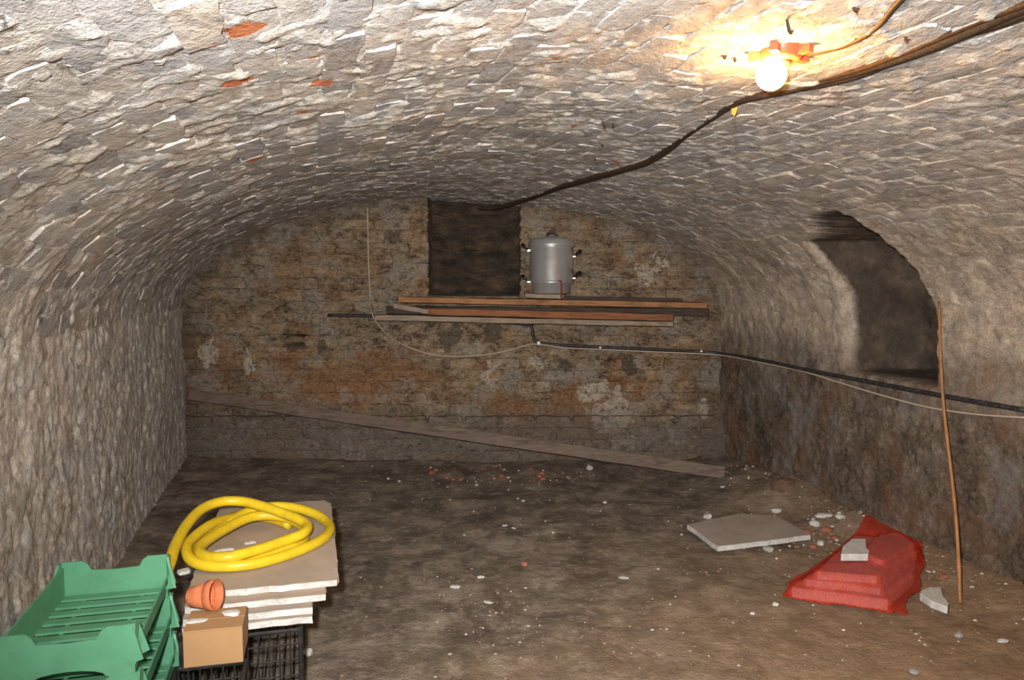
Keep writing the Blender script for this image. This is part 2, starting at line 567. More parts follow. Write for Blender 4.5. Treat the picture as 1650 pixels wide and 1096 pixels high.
M_RUBBER = simple('red_rubber_tube', (0.20, 0.03, 0.025), 0.5, var=0.2)
M_YTAG = simple('amber_paper_tag', (0.48, 0.27, 0.04), 0.7, var=0.2, nscale=60)
M_STRAW = simple('broken_red_brick', (0.31, 0.115, 0.065), 0.9, var=0.35, nscale=35, bump=0.5, dirt=(0.14, 0.10, 0.08), dirtamt=0.6)
M_STONE = simple('grey_pebble', (0.30, 0.30, 0.29), 0.8, var=0.2, nscale=50, bump=0.3)
M_EARTH = simple('clod_of_earth', (0.15, 0.095, 0.058), 0.95, var=0.3, nscale=28, bump=0.7, bdist=0.012)


def wood(name, col, dark, dirn=(1, 9, 9), rotz=0.0):
    t = NT(name)
    p = t.pos(dirn, rotz)
    g = t.noise(p, 5, 6, 0.7, 1.2)
    c = t.ramp(g, [(0.28, dark), (0.5, col), (0.72, tuple(min(1, q * 1.35) for q in col))])
    c = t.mix(t.math('MULTIPLY', t.mr(t.noise(t.pos(), 9, 4), 0.55, 0.75), 0.5), c, dark)
    return t.done(c, 0.75, t.bump(g, 0.3, 0.006), spec=0.25)


M_WOOD_O = wood('orange_pine', (0.34, 0.165, 0.072), (0.12, 0.055, 0.028))
M_WOOD_R = wood('red_brown_pine', (0.26, 0.105, 0.045), (0.09, 0.038, 0.02))
M_WOOD_G = wood('weathered_pale_timber', (0.29, 0.225, 0.165), (0.11, 0.08, 0.058))
M_WOOD_D = wood('dark_timber', (0.065, 0.045, 0.034), (0.03, 0.02, 0.015))
M_WOOD_B = wood('grey_brown_plank', (0.165, 0.118, 0.092), (0.07, 0.048, 0.038))
M_CANE = simple('bamboo_cane', (0.36, 0.17, 0.065), 0.5, var=0.25, nscale=7, stretch=(6, 6, 1), dirt=(0.12, 0.06, 0.03), dirtamt=0.4)


def alu():
    t = NT('spun_aluminium')
    p = t.pos((1, 1, 9))
    g = t.noise(p, 40, 3)
    return t.done(t.ramp(g, [(0.3, (0.74, 0.76, 0.78)), (0.7, (0.90, 0.92, 0.94))]), t.mr(t.noise(t.pos(), 14, 4), 0.3, 0.7, 0.26, 0.36), t.bump(g, 0.04, 0.002), 0.80)


M_ALU = alu()


def bulb_mat():
    t = NT('lit_bulb')
    e = t.n('ShaderNodeEmission')
    e.inputs[0].default_value = (1.0, 0.50, 0.13, 1)
    e.inputs[1].default_value = 270.0
    t.t.links.new(e.outputs[0], t.out.inputs[0])
    return t.m


M_BULB = bulb_mat()


def net_mat():
    t = NT('red_net')
    p = t.pos()
    t.done(t.ramp(t.noise(p, 14, 4), [(0.3, (0.50, 0.022, 0.008)), (0.7, (0.68, 0.05, 0.018))]), 0.5, t.bump(t.noise(p, 220, 2), 0.5, 0.004))
    tr = t.n('ShaderNodeBsdfTransparent')
    mx = t.n('ShaderNodeMixShader')
    t.put(mx.inputs[0], t.mr(t.voro(p, 260), 0.15, 0.6, 0.64, 0.34))
    t.t.links.new(tr.outputs[0], mx.inputs[1])
    t.t.links.new(t.b.outputs[0], mx.inputs[2])
    t.t.links.new(mx.outputs[0], t.out.inputs[0])
    return t.m


M_NET = net_mat()


def crumb_mat():
    t = NT('plaster_and_brick_crumbs')
    rnd = t.n('ShaderNodeNewGeometry').outputs['Random Per Island']
    c = t.ramp(rnd, [(0.0, (0.10, 0.08, 0.06)), (0.45, (0.28, 0.21, 0.15)), (0.65, (0.26, 0.13, 0.08)), (0.78, (0.42, 0.37, 0.31)), (1.0, (0.70, 0.66, 0.60))])
    return t.done(c, 0.9)


M_CRUMB = crumb_mat()

# ------------------------------------------------------------------ floor
def floor_z(x, y):
    x = np.asarray(x, float); y = np.asarray(y, float)
    p = np.stack([x, y, 0 * x], -1)
    z = 0.010 * fbm(p, 1.3, 2, 3) + 0.005 * fbm(p, 7, 2, 5)
    q = p - np.array([C0[0], C0[1], 0])
    r = q @ RD
    z = z + 0.05 * sstep(0.40, 0.0, HALF - r) ** 1.5 + 0.03 * sstep(0.3, 0.0, HALF + r)
    z = z + 0.035 * sstep(0.55, 0.0, YB - y) * (0.6 + 0.4 * vnoise(p * 2.2, 9))
    for (mx, my, mr_, mh) in ((1.50, 4.20, .17, .10), (1.35, 4.55, .22, .06), (1.62, 3.75, .2, .035)):
        z = z + mh * np.exp(-((x - mx) ** 2 + (y - my) ** 2) / mr_ ** 2)
    return z


gx = np.arange(-2.7, 3.5, 0.014)
gy = np.arange(-0.7, 5.32, 0.014)
X, Y = np.meshgrid(gx, gy, indexing='ij')
P = np.stack([X, Y, floor_z(X, Y)], -1)
P[..., 2] += 0.0022 * fbm(P, 40, 2, 21)
floor = bpy.data.objects.new('floor', gridmesh('floor', P, M_FLOOR))
link(floor, label='brown trodden earth floor of the cellar', cat='floor', kind='structure')

# ------------------------------------------------------------------ vault and side walls
S0, S1 = -0.62, 6.0
sv = np.arange(S0, S1, 0.011)


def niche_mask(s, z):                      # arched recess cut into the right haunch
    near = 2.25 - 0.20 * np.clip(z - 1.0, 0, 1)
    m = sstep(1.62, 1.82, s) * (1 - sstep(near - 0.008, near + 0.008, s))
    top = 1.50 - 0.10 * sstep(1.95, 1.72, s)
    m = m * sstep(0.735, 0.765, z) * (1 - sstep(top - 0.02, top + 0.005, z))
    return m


def undul(p):
    return 0.016 * fbm(p, 1.6, 2, 31)


def relief(p):
    a = fbm(p, 13, 2, 41)
    return undul(p) + 0.0046 * a + 0.0036 * fbm(p, 34, 2, 45) - 0.0008 + 0.0045 * sstep(0.10, 0.20, fbm(p, 8.5, 4, 61, 0.6)) 


# cross-section by arc length
ph = np.linspace(math.pi, 0, 4001)
er, ez = HALF * np.cos(ph), SPR + RISE * np.sin(ph)
arc = np.concatenate([[0], np.cumsum(np.hypot(np.diff(er), np.diff(ez)))])
LARC = arc[-1]


def section(a):
    a = np.asarray(a, float)
    f = np.interp(a, arc, ph)
    r, z = HALF * np.cos(f), SPR + RISE * np.sin(f)
    nr, nz = -np.cos(f) / HALF, -np.sin(f) / RISE
    l = np.hypot(nr, nz)
    return r, z, nr / l, nz / l


def shell(name, r, z, nr, nz, mat, label, amp=1.0, flip=False):
    S, R = np.meshgrid(sv, r, indexing='ij')
    _, Z = np.meshgrid(sv, z, indexing='ij')
    p = tun(S, R, Z)
    n = nr[None, :, None] * RD + nz[None, :, None] * np.array([0, 0, 1.0])
    h = relief(p)
    if amp != 1.0:
        h = undul(p) + (h - undul(p)) * amp
    p = p + n * h[..., None]
    mk = niche_mask(S, Z) * (R > 0)
    back = 2.02 + 0.02 * fbm(p, 4, 2, 77)
    p = p + (mk * (back - R))[..., None] * RD
    gm = gridmesh(name, p, mat, flip=flip)
    if mk.max() > 0:                       # darker brown deeper into the niche, sooner near its top
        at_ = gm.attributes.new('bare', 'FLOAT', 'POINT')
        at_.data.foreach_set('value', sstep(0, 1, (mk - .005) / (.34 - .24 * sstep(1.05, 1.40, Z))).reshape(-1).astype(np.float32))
    o = bpy.data.objects.new(name, gm)
    return link(o, label=label, cat=name.split('_')[0], kind='structure')


na = int(LARC / 0.0105)
r_, z_, nr_, nz_ = section(np.linspace(0, LARC, na))
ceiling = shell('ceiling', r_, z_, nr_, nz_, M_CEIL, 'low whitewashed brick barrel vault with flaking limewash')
zw = np.linspace(-0.06, SPR, 105)
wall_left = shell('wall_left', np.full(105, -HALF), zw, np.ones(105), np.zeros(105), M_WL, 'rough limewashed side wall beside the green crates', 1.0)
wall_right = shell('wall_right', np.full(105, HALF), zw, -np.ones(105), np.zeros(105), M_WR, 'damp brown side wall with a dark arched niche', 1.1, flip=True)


# bricks of the vault
def brick_variant(name, L, W, H, mat, nx=5, ny=4, seed=0):
    rg = np.random.default_rng(seed)
    v, f = [], []
    for i in range(nx):
        for j in range(ny):
            u, w_ = i / (nx - 1) * 2 - 1, j / (ny - 1) * 2 - 1
            e = max(abs(u) ** 6, abs(w_) ** 4)
            sq = 1 - .06 * abs(u * w_) ** 3
            v.append((u * L / 2 * sq + rg.normal(0, .005), w_ * W / 2 * sq + rg.normal(0, .0034), H * (1 - 0.4 * e) + rg.normal(0, .0006)))
    for i in range(nx - 1):
        for j in range(ny - 1):
            a = i * ny + j
            f.append((a, a + ny, a + ny + 1, a + 1))
    ring = [i * ny for i in range(nx)] + [(nx - 1) * ny + j for j in range(1, ny)] + [i * ny + ny - 1 for i in range(nx - 2, -1, -1)] + [j for j in range(ny - 2, 0, -1)]
    b = len(v)
    n = len(ring)
    for k in ring: v.append(v[k])          # rim doubled so that the face keeps its own shading
    for k in ring: v.append((v[k][0] * 1.07, v[k][1] * 1.16, -0.022))
    for k in range(n):
        f.append((b + (k + 1) % n, b + k, b + n + k, b + n + (k + 1) % n))
    ms = me(name, v, f, mat, True)
    for k, pl_ in enumerate(ms.polygons): pl_.use_smooth = k < (nx - 1) * (ny - 1)
    return ms


def place_bricks(parent, mats, variants, stuff_mat, limit=300):
    """mats: list of (matrix, centre). The ones that show largest become parts, the rest one part."""
    sc = []
    for M_, c in mats:
        q = pix(c)
        if q is None or not (-30 < q[0] < 1680 and -30 < q[1] < 1126):
            sc.append(0.0); continue
        n = M_.to_3x3() @ Vector((0, 0, 1))
        view = (Vector((0, 0, EYE)) - Vector(c)).normalized()
        sc.append(max(0.0, n.dot(view)) / q[2] ** 2)
    order = sorted(range(len(mats)), key=lambda i: -sc[i])
    rest = MB()
    for k, i in enumerate(order):
        ms = variants[i % len(variants)]
        if k < limit and sc[i] > 0:
            o = bpy.data.objects.new('brick', ms)
            COL.objects.link(o)
            o.parent = parent
            o.matrix_local = mats[i][0]
        else:
            rest.add([mats[i][0] @ q.co for q in ms.vertices], [tuple(p_.vertices) for p_ in ms.polygons])
    if rest.v:
        ro = rest.obj('brick_courses', stuff_mat, parent, True, kind='stuff')
        ro.data.polygons.foreach_set('use_smooth', [i % 26 < 12 for i in range(len(ro.data.polygons))])


vb = [brick_variant('vault_brick', .222, .070, .0027, M_VB, seed=k) for k in range(10)]
mats = []
nc = int(LARC / 0.0765)
for ci in range(nc):
    a = (ci + 0.5) * LARC / nc
    r, z, nr, nz = (float(q) for q in section(a))
    off = (ci % 2) * 0.115 + random.uniform(-.02, .02)
    s = S0 + off
    while s < S1 - .3:
        for part in range(3):
            # a stretcher, or two headers where the niche leaves no room for it
            ss, hl = ((s, .11), (s - .0575, .052), (s + .0575, .052))[part]
            if part == 0:
                full = not (r > 0 and niche_mask(np.array([s - .12, s, s + .12, s, s]), np.array([z, z, z, z - .035, z + .035])).max() > 0.02)
            if full != (part == 0) or random.random() < .03: continue
            p = tun(ss, r, z)
            if full or niche_mask(np.array([ss - .056, ss, ss + .056, ss, ss]), np.array([z, z, z, z - .03, z + .03])).max() < 0.02:
                if p[1] < YB + .1:
                    N = Vector(RD * nr + np.array([0, 0, nz]))
                    A = Vector(AX)
                    T = N.cross(A)
                    # follow the slope of the uneven vault
                    pa = p[None, :] + np.array([[.09, 0], [-.09, 0], [0, .03], [0, -.03]]) @ np.array([tuple(A), tuple(T)])
                    ud = undul(pa)
                    A = (A + N * float((ud[0] - ud[1]) / .18)).normalized()
                    T = (T + N * float((ud[2] - ud[3]) / .06)).normalized()
                    N2 = A.cross(T).normalized()
                    T = N2.cross(A)
                    R3 = Matrix((A, T, N2)).transposed()
                    h = float(undul(p[None, :])[0]) + random.gauss(0, .0016)
                    c = Vector(p) + N * h
                    M_ = Matrix.Translation(c) @ R3.to_4x4() @ Matrix.Rotation(random.gauss(0, .012), 4, 'Z') @ Matrix.Rotation(random.gauss(0, .014), 4, 'X')
                    M_ = M_ @ Matrix.Diagonal((random.uniform(.93, 1.03) * hl / .11, random.uniform(.94, 1.06), 1, 1))
                    mats.append((M_, c))
        s += 0.229
place_bricks(ceiling, mats, vb, M_VB)

# ------------------------------------------------------------------ back wall with flue recess
RX0, RX1, RZ0 = float(at(690, 400, YB).x), float(at(838, 400, YB).x), float(at(760, 476, YB).z)


def back_y(x, z):
    p = np.stack([x, 0 * x + 3.0, z], -1)
    y = YB + 0.010 * fbm(p, 1.9, 2, 51) + 0.004 * fbm(p, 15, 2, 53) + 0.003 * fbm(p, 38, 2, 54)
    rec = sstep(RX0 - .004, RX0 + .004, x) * (1 - sstep(RX1 - .004, RX1 + .004, x)) * sstep(RZ0 - .004, RZ0 + .004, z)
    y = y + 0.20 * rec
    hx, hz = at(478, 548, YB).x, at(478, 548, YB).z
    y = y + 0.09 * np.exp(-(((x - hx) / .085) ** 4 + ((z - hz) / .032) ** 4))
    # lower courses stand a little proud
    y = y - 0.03 * (1 - sstep(0.27, 0.31, z + 0.02 * vnoise(p * 5, 8)))
    return y


xs = np.arange(-2.45, 1.75, 0.011)
zs = np.arange(-0.08, 1.86, 0.011)
X, Z = np.meshgrid(xs, zs, indexing='ij')
P = np.stack([X, back_y(X, Z) + 0.004, Z], -1)
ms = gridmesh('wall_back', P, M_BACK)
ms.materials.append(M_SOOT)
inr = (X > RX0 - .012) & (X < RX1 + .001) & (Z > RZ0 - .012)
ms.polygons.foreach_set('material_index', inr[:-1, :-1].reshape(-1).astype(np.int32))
wall_back = bpy.data.objects.new('wall_back', ms)
link(wall_back, label='sooty old brick end wall with a dark flue recess above the shelf', cat='wall', kind='structure')

bb = [brick_variant('wall_brick', .220, .065, .0055, M_BACK, seed=40 + k) for k in range(10)]
bh = [brick_variant('wall_header', .104, .066, .0035, M_BACK, seed=60 + k) for k in range(6)]
bs = [brick_variant('flue_brick', .205, .062, .006, M_SOOT, seed=80 + k) for k in range(4)]
mats = []; flue = []
R3 = Matrix(((1, 0, 0), (0, 0, -1), (0, 1, 0)))       # local z faces the room
for ci in range(24):
    z = 0.05 + ci * 0.0755
    x = -2.2 + (ci % 2) * 0.117 + random.uniform(-.015, .015)
    while x < 1.45:
        q = ((x + .385) * math.cos(ANG)) / HALF
        ok = abs(q) < 1.03 and (z < SPR or q * q + ((z - SPR) / RISE) ** 2 < 1.06)
        clash = x + .115 > RX0 and x - .115 < RX1 and z + .03 > RZ0
        hole = abs(x - at(478, 548, YB).x) < .12 and abs(z - at(478, 548, YB).z) < .04
        if ok and not clash and not hole and random.random() > .03:
            y = float(back_y(np.array([x]), np.array([z]))[0])
            c = Vector((x, y + random.gauss(0, .0025), z))
            mats.append((Matrix.Translation(c) @ R3.to_4x4() @ Matrix.Rotation(random.gauss(0, .008), 4, 'Z'), c))
        x += 0.236
for ci in range(9):
    z = RZ0 + .035 + ci * .0755
    x = RX0 + .10 - (ci % 2) * .0
    while x < RX1 - .09:
        y = float(back_y(np.array([x]), np.array([z]))[0])
        c = Vector((x + (ci % 2) * .03, y, z))
        flue.append((Matrix.Translation(c) @ R3.to_4x4(), c))
        x += .222
nb = len(mats)
place_bricks(wall_back, mats, bb, M_BACK, 300 - len(flue))
place_bricks(wall_back, flue, bs, M_SOOT, 300)
# closer bricks at both edges of the flue
for ci in range(9):
    z = RZ0 + .02 + ci * .0755
    for x in (RX0 - .055, RX1 + .055):
        if z > 1.70: continue
        y = float(back_y(np.array([x]), np.array([z]))[0])
        o = bpy.data.objects.new('brick', bh[ci % 6])
        COL.objects.link(o); o.parent = wall_back
        o.matrix_local = Matrix.Translation((x, y, z)) @ R3.to_4x4()


# ------------------------------------------------------------------ rocks and chips
def ico(sub=1):
    t = (1 + 5 ** .5) / 2
    v = [Vector(q).normalized() for q in ((-1, t, 0), (1, t, 0), (-1, -t, 0), (1, -t, 0), (0, -1, t), (0, 1, t), (0, -1, -t), (0, 1, -t), (t, 0, -1), (t, 0, 1), (-t, 0, -1), (-t, 0, 1))]
    f = [(0, 11, 5), (0, 5, 1), (0, 1, 7), (0, 7, 10), (0, 10, 11), (1, 5, 9), (5, 11, 4), (11, 10, 2), (10, 7, 6), (7, 1, 8), (3, 9, 4), (3, 4, 2), (3, 2, 6), (3, 6, 8), (3, 8, 9), (4, 9, 5), (2, 4, 11), (6, 2, 10), (8, 6, 7), (9, 8, 1)]
    for _ in range(sub):
        c = {}; g = []

        def mid(a, b):
            k = (min(a, b), max(a, b))
            if k not in c:
                v.append((v[a] + v[b]).normalized()); c[k] = len(v) - 1
            return c[k]
        for a, b, d in f:
            x, y, z = mid(a, b), mid(b, d), mid(d, a)
            g += [(a, x, z), (b, y, x), (d, z, y), (x, y, z)]
        f = g
    return v, f


ICO0, ICO1, ICO2 = ico(0), ico(1), ico(2)


def rock(seed, size, jag=0.35, sub=1, blocky=0.0):
    v, f = (ICO0, ICO1, ICO2)[sub]
    a = np.array([tuple(q) for q in v])
    n = fbm(a + seed * 7.1, 1.3, 2, seed % 97)
    a = a * (1 + jag * n)[:, None]
    if blocky:
        a = np.sign(a) * np.abs(a) ** (1 - blocky)
    return a * np.array(size) / 2, f


def chip(name, px, py, size, mat, label, cat, group=None, seed=1, rotz=None, z=None, jag=.4, sub=1, blocky=.25, sink=.35):
    if z is None:
        p = onz(px, py, 0.0)
        for _ in range(4):
            p = onz(px, py, float(floor_z(p.x, p.y)))
    else:
        p = onz(px, py, z)
    size = tuple(q_ * (.72 if max(size) < .14 else 1) for q_ in size)
    v, f = rock(seed, size, jag, sub, blocky)
    rot = Matrix.Rotation(rotz if rotz is not None else seed * 1.7, 3, 'Z')
    v = [rot @ Vector(q) for q in v]
    zm = min(q.z for q in v)
    o = mob(name, [q - Vector((0, 0, zm + sink * size[2] * .5)) for q in v], f, mat, None, False, label=label, cat=cat, group=group)
    o.location = p
    return o


# ------------------------------------------------------------------ green stacking trays
def make_tray():
    """local: x along the short end, y away from the camera, z up from the tray's foot"""
    Lx, Ly, H = 0.262, 0.455, 0.112
    e = thing('stacking_tray', (0, 0, 0), 'x', 'tray')
    th = .005
    for sy in (-1, 1):                     # end panels: low middle, tall corner tabs, scooped foot
        top = [(-Lx / 2, .112), (-Lx / 2 + .050, .112), (-Lx / 2 + .062, .104), (-Lx / 2 + .072, .086), (0, .083), (Lx / 2 - .072, .086), (Lx / 2 - .062, .104), (Lx / 2 - .050, .112), (Lx / 2, .112)]
        bot = [(Lx / 2 + .020, .030), (Lx / 2 + .006, .026), (Lx / 2 - .004, .0), (Lx / 2 - .05, .0)] + [(.075 * math.cos(a), .002 + .018 * math.sin(a)) for a in np.linspace(0, math.pi, 9)] + [(-Lx / 2 + .05, .0), (-Lx / 2 + .004, .0), (-Lx / 2 - .006, .026), (-Lx / 2 - .020, .030)]
        loop = top + bot
        y0 = sy * Ly / 2
        n = len(loop)
        v = [(x, y0 - th / 2, z) for x, z in loop] + [(x, y0 + th / 2, z) for x, z in loop]
        f = [tuple(range(n)), tuple(range(2 * n - 1, n - 1, -1))] + [((i + 1) % n, i, n + i, n + (i + 1) % n) for i in range(n)]
        mob('end_panel', v, f, M_GREEN, e)
        for sx in (-1, 1):                 # corner tabs: plates along the long side, wider at the foot
            x0 = sx * (Lx / 2)
            pr = [(0, .112), (.022, .112), (.028, .100), (.036, .060), (.042, .030), (.032, .024), (.026, .0), (0, .0)]
            fl_ = lambda z: x0 + sx * (.020 * min(1, (.112 - z) / .082) if z > .028 else -.004)
            q = [(fl_(z), y0 - sy * d, z) for d, z in pr] + [(fl_(z) + sx * .006, y0 - sy * d, z) for d, z in pr]
            m = len(pr)
            mob('corner_tab', q, [tuple(range(m)), tuple(range(2 * m - 1, m - 1, -1))] + [((i + 1) % m, i, m + i, m + (i + 1) % m) for i in range(m)], M_GREEN, e)
    for sx in (-1, 1):                     # long sides, low and set in
        hgt = .080 if sx < 0 else .030
        MB().box((sx * (Lx / 2 - .003), 0, .018 + hgt / 2), (.005, Ly - .01, hgt)).obj('side_panel', M_GREEN, e)
    ns = 9
    for k in range(ns):
        y = -Ly / 2 + (k + .5) * Ly / ns
        MB().box((0, y, .020), (Lx - .008, Ly / ns - .021, .006)).obj('slat', M_GREEN, e)
    for x in (-.07, .07):
        MB().box((x, 0, .014), (.008, Ly - .01, .006)).obj('rib', M_GREEN, e)
    return e


tr0 = make_tray()
trl = ['topmost green plastic tray of the stack, its slatted floor showing', 'second green plastic tray from the top of the stack', 'third green plastic tray from the top of the stack', 'lowest green plastic tray of the stack, on the earth']
rr_, rl_, fr_ = onz(270, 893, .45), onz(88, 926, .45), onz(212, 1008, .45)
yaw = ANG
ux, uy = Vector((math.cos(yaw), math.sin(yaw), 0)), Vector((-math.sin(yaw), math.cos(yaw), 0))
ctr = rr_ - ux * .131 - uy * .2275
for k in range(4):
    o = tr0 if k == 0 else copy_tree(tr0)
    o.location = (ctr.x + .006 * k, ctr.y, .338 - .109 * k)
    o.rotation_euler = (0, 0, yaw)
    o['label'] = trl[k]
    o['group'] = 'green stacking trays'

# ------------------------------------------------------------------ black wire baskets
def basket(loc, rz, sx, sy, h, label):
    e = thing('wire_basket', loc, label, 'basket', 'black wire baskets')
    e.rotation_euler = (0, 0, rz)
    def bar(a, b, r=.0028, name='wire'):
        o = MB().tube([a, b], r, 6).obj(name, M_BLACK)
        o.parent = e
    for z in (h - .006, .006):
        for (a, b) in (((-sx / 2, -sy / 2), (sx / 2, -sy / 2)), ((sx / 2, -sy / 2), (sx / 2, sy / 2)), ((sx / 2, sy / 2), (-sx / 2, sy / 2)), ((-sx / 2, sy / 2), (-sx / 2, -sy / 2))):
            bar((*a, z), (*b, z), .006, 'rim')
    nz = 6
    for k in range(1, nz):
        z = h * k / nz
        bar((-sx / 2, -sy / 2, z), (sx / 2, -sy / 2, z)); bar((-sx / 2, sy / 2, z), (sx / 2, sy / 2, z))
        bar((-sx / 2, -sy / 2, z), (-sx / 2, sy / 2, z)); bar((sx / 2, -sy / 2, z), (sx / 2, sy / 2, z))
    nx = int(sx / .026)
    for k in range(nx + 1):
        x = -sx / 2 + sx * k / nx
        r = .007 if k in (0, nx) else .0025
        bar((x, -sy / 2, 0), (x, -sy / 2, h), r); bar((x, sy / 2, 0), (x, sy / 2, h), r)
        bar((x, -sy / 2, .005), (x, sy / 2, .005), .0025)
    ny = int(sy / .03)
    for k in range(1, ny):
        y = -sy / 2 + sy * k / ny
        bar((-sx / 2, y, 0), (-sx / 2, y, h), .0025); bar((sx / 2, y, 0), (sx / 2, y, h), .0025)
    return e


ZB = 0.35                                  # top face of the board stack
bA = onz(484, 1014, .262)
rz = ANG
ux, uy = Vector((math.cos(rz), math.sin(rz), 0)), Vector((-math.sin(rz), math.cos(rz), 0))
cA = bA - ux * .15 + uy * .28
basket((cA.x, cA.y, .005), rz, .30, .56, .262, 'black wire basket propping up the stack of plasterboard')
bB = onz(396, 1062, .262)
cB = bB - ux * .08 - uy * .10
basket((cB.x, cB.y, .005), rz, .16, .19, .258, 'black wire basket under the small cardboard box')

# ------------------------------------------------------------------ plasterboard stack
def board(poly, ztop, th, label, paper, group=None, tilt=None, seed=3):
    """poly: corner points (x, y), clockwise or not; a ragged gypsum core between two sheets of paper"""
    rg = random.Random(seed)
    pts = []
    n = len(poly)
    for i in range(n):
        a, b = Vector(poly[i][:2]), Vector(poly[(i + 1) % n][:2])
        k = max(2, int((b - a).length / .03))
        nn = Vector((-(b - a).y, (b - a).x)).normalized()
        for j in range(k):
            q = a.lerp(b, j / k) + nn * rg.gauss(0, .0022)
            pts.append((q.x, q.y))
    cx_ = sum(p[0] for p in pts) / len(pts); cy_ = sum(p[1] for p in pts) / len(pts)
    tz = tilt or (lambda x, y: 0.0)
    m = len(pts)

    def slab(z0, z1, grow, jit):
        o = []
        for z in (z0, z1):
            for x, y in pts:
                j = 1 + grow + rg.gauss(0, jit)
                X_, Y_ = cx_ + (x - cx_) * j, cy_ + (y - cy_) * j
                o.append((X_, Y_, z + tz(X_, Y_)))
        return o, [tuple(range(m - 1, -1, -1)), tuple(range(m, 2 * m))] + [(i, (i + 1) % m, m + (i + 1) % m, m + i) for i in range(m)]
    e = thing('plasterboard', (cx_, cy_, ztop - th + tz(cx_, cy_)), label, 'board', group)
    v, f = slab(ztop - th + .001, ztop - .001, 0, .004)
    mob('gypsum_core', v, f, M_PLAST, e)
    v, f = slab(ztop - .001, ztop, .0, .001)
    mob('paper_face', v, f, paper, e)
    v, f = slab(ztop - th, ztop - th + .001, -.002, .001)
    mob('paper_back', v, f, paper, e)
    return e


fr = onz(546, 934, ZB); bl_len, bl_w = .845, .42
labs = ['top plasterboard of the stack, carrying the yellow hose', 'second plasterboard from the top of the stack', 'third plasterboard from the top of the stack', 'bottom plasterboard of the stack, resting on the wire basket']
for k in range(4):
    f0 = fr - ux * (.0, .038, .075, .078)[k] - uy * (.0, .048, .082, .098)[k]
    l_ = (bl_len, .83, .80, .80)[k]; w_ = (.405, .367, .33, .327)[k]
    c = [f0, f0 + uy * l_, f0 + uy * l_ - ux * w_, f0 - ux * w_]
    if k == 0:
        c = [f0, f0 + uy * (l_ - .05), f0 + uy * (l_ - .03) - ux * .012, f0 + uy * l_ - ux * .02, f0 + uy * l_ - ux * w_, f0 - ux * w_]
    board([(q.x, q.y) for q in c], ZB - .0195 * k, .0190, labs[k], M_PAPER if k < 2 else M_PAPER2, 'stacked plasterboards', seed=k + 2)

# plaster scraps lying inside the hose coil and beside the pots
for i, (a, b, s) in enumerate(((362, 888, (.075, .022, .012)), (402, 877, (.05, .025, .012)), (448, 889, (.05, .02, .012)), (296, 925, (.05, .05, .02)))):
    chip('plaster_scrap', a, b, s, M_PLAST, ('long white plaster scrap inside the hose coil', 'white plaster scrap with a raised tip inside the hose coil', 'small white plaster scrap under the inner loop of hose', 'crumbling white plaster scrap between green tray and flowerpots')[i], 'plaster', 'plaster scraps on the top board', seed=11 + i, rotz=.35, z=ZB, sink=.1)

# ------------------------------------------------------------------ yellow hose
def hz(X, Y, lift):
    return onz(260 + X / 5.22, 790 + Y / 5.22, ZB + .017 + lift)


hp = [(40, 690, .03), (75, 600, .035), (120, 460, .05), (215, 290, .07), (340, 160, .085), (500, 98, .09), (680, 95, .085), (850, 135, .075), (1010, 190, .06), (1150, 245, .05), (1228, 300, .04), (1190, 365, .035), (1040, 425, .03), (800, 505, .030), (560, 562, .030), (400, 562, .025), (325, 520, .025), (365, 440, .03), (540, 325, .033), (750, 228, .036), (950, 215, .033), (1110, 255, .02), (1200, 330, .008), (1190, 425, .0), (1070, 500, .0), (820, 580, .0), (540, 610, .0), (330, 585, .0), (245, 520, .002), (290, 430, .006), (480, 305, .012), (720, 185, .02), (900, 140, .03), (1100, 145, .026), (1300, 205, .012), (1410, 290, .0), (1400, 370, .0), (1270, 460, .0), (1010, 560, .0), (720, 628, .002), (430, 640, .004), (270, 600, .010), (215, 525, .02), (240, 430, .028), (400, 300, .034), (560, 240, .02), (700, 215, .004), (900, 235, .0), (1080, 290, .0)]
MB().tube(spline([hz(*q) for q in hp], 7), .0165, 12).obj('garden_hose', M_HOSE, None, True, label='yellow hose coiled on top of the plasterboard stack', cat='hose')

# ------------------------------------------------------------------ cardboard box and flowerpots
bx = thing('cardboard_box', (0, 0, 0), 'small brown cardboard box between the trays and the board stack', 'box')
bc = onz(392, 1066, .268)
bd = ux * -.135
bx.location = (bc.x, bc.y, .268)
bx.rotation_euler = (0, 0, rz - .02)
for nm, c, s in (('front_panel', (-.068, 0, .043), (.136, .003, .086)), ('back_panel', (-.068, .125, .043), (.136, .003, .086)), ('side_panel', (-.0015, .0625, .043), (.003, .122, .086)), ('side_panel', (-.1345, .0625, .043), (.003, .122, .086)), ('bottom_panel', (-.068, .0625, .0015), (.130, .122, .003)), ('top_flap', (-.068, .031, .0875), (.136, .060, .003)), ('top_flap', (-.068, .094, .0875), (.136, .060, .003))):
    o = MB().box(c, s).obj(nm, M_CARD); o.parent = bx
ZT = .268 + .090


def flowerpot(loc, axis, label, spin=0):
    e = thing('flowerpot', loc, label, 'flowerpot', 'terracotta flowerpots')
    e.rotation_euler = Vector(axis).to_track_quat('Z', 'Y').to_euler()
    o = MB().lathe([(.0, 0), (.022, 0), (.0245, .003), (.033, .052), (.029, .052), (.021, .006), (0, .006)], seg=28).obj('body', M_TERRA, None, True); o.parent = e
    o = MB().lathe([(.0335, .050), (.0375, .051), (.0395, .072), (.0365, .073), (.0325, .056), (.0325, .052)], seg=28).obj('rim', M_TERRA, None, True); o.parent = e
    return e


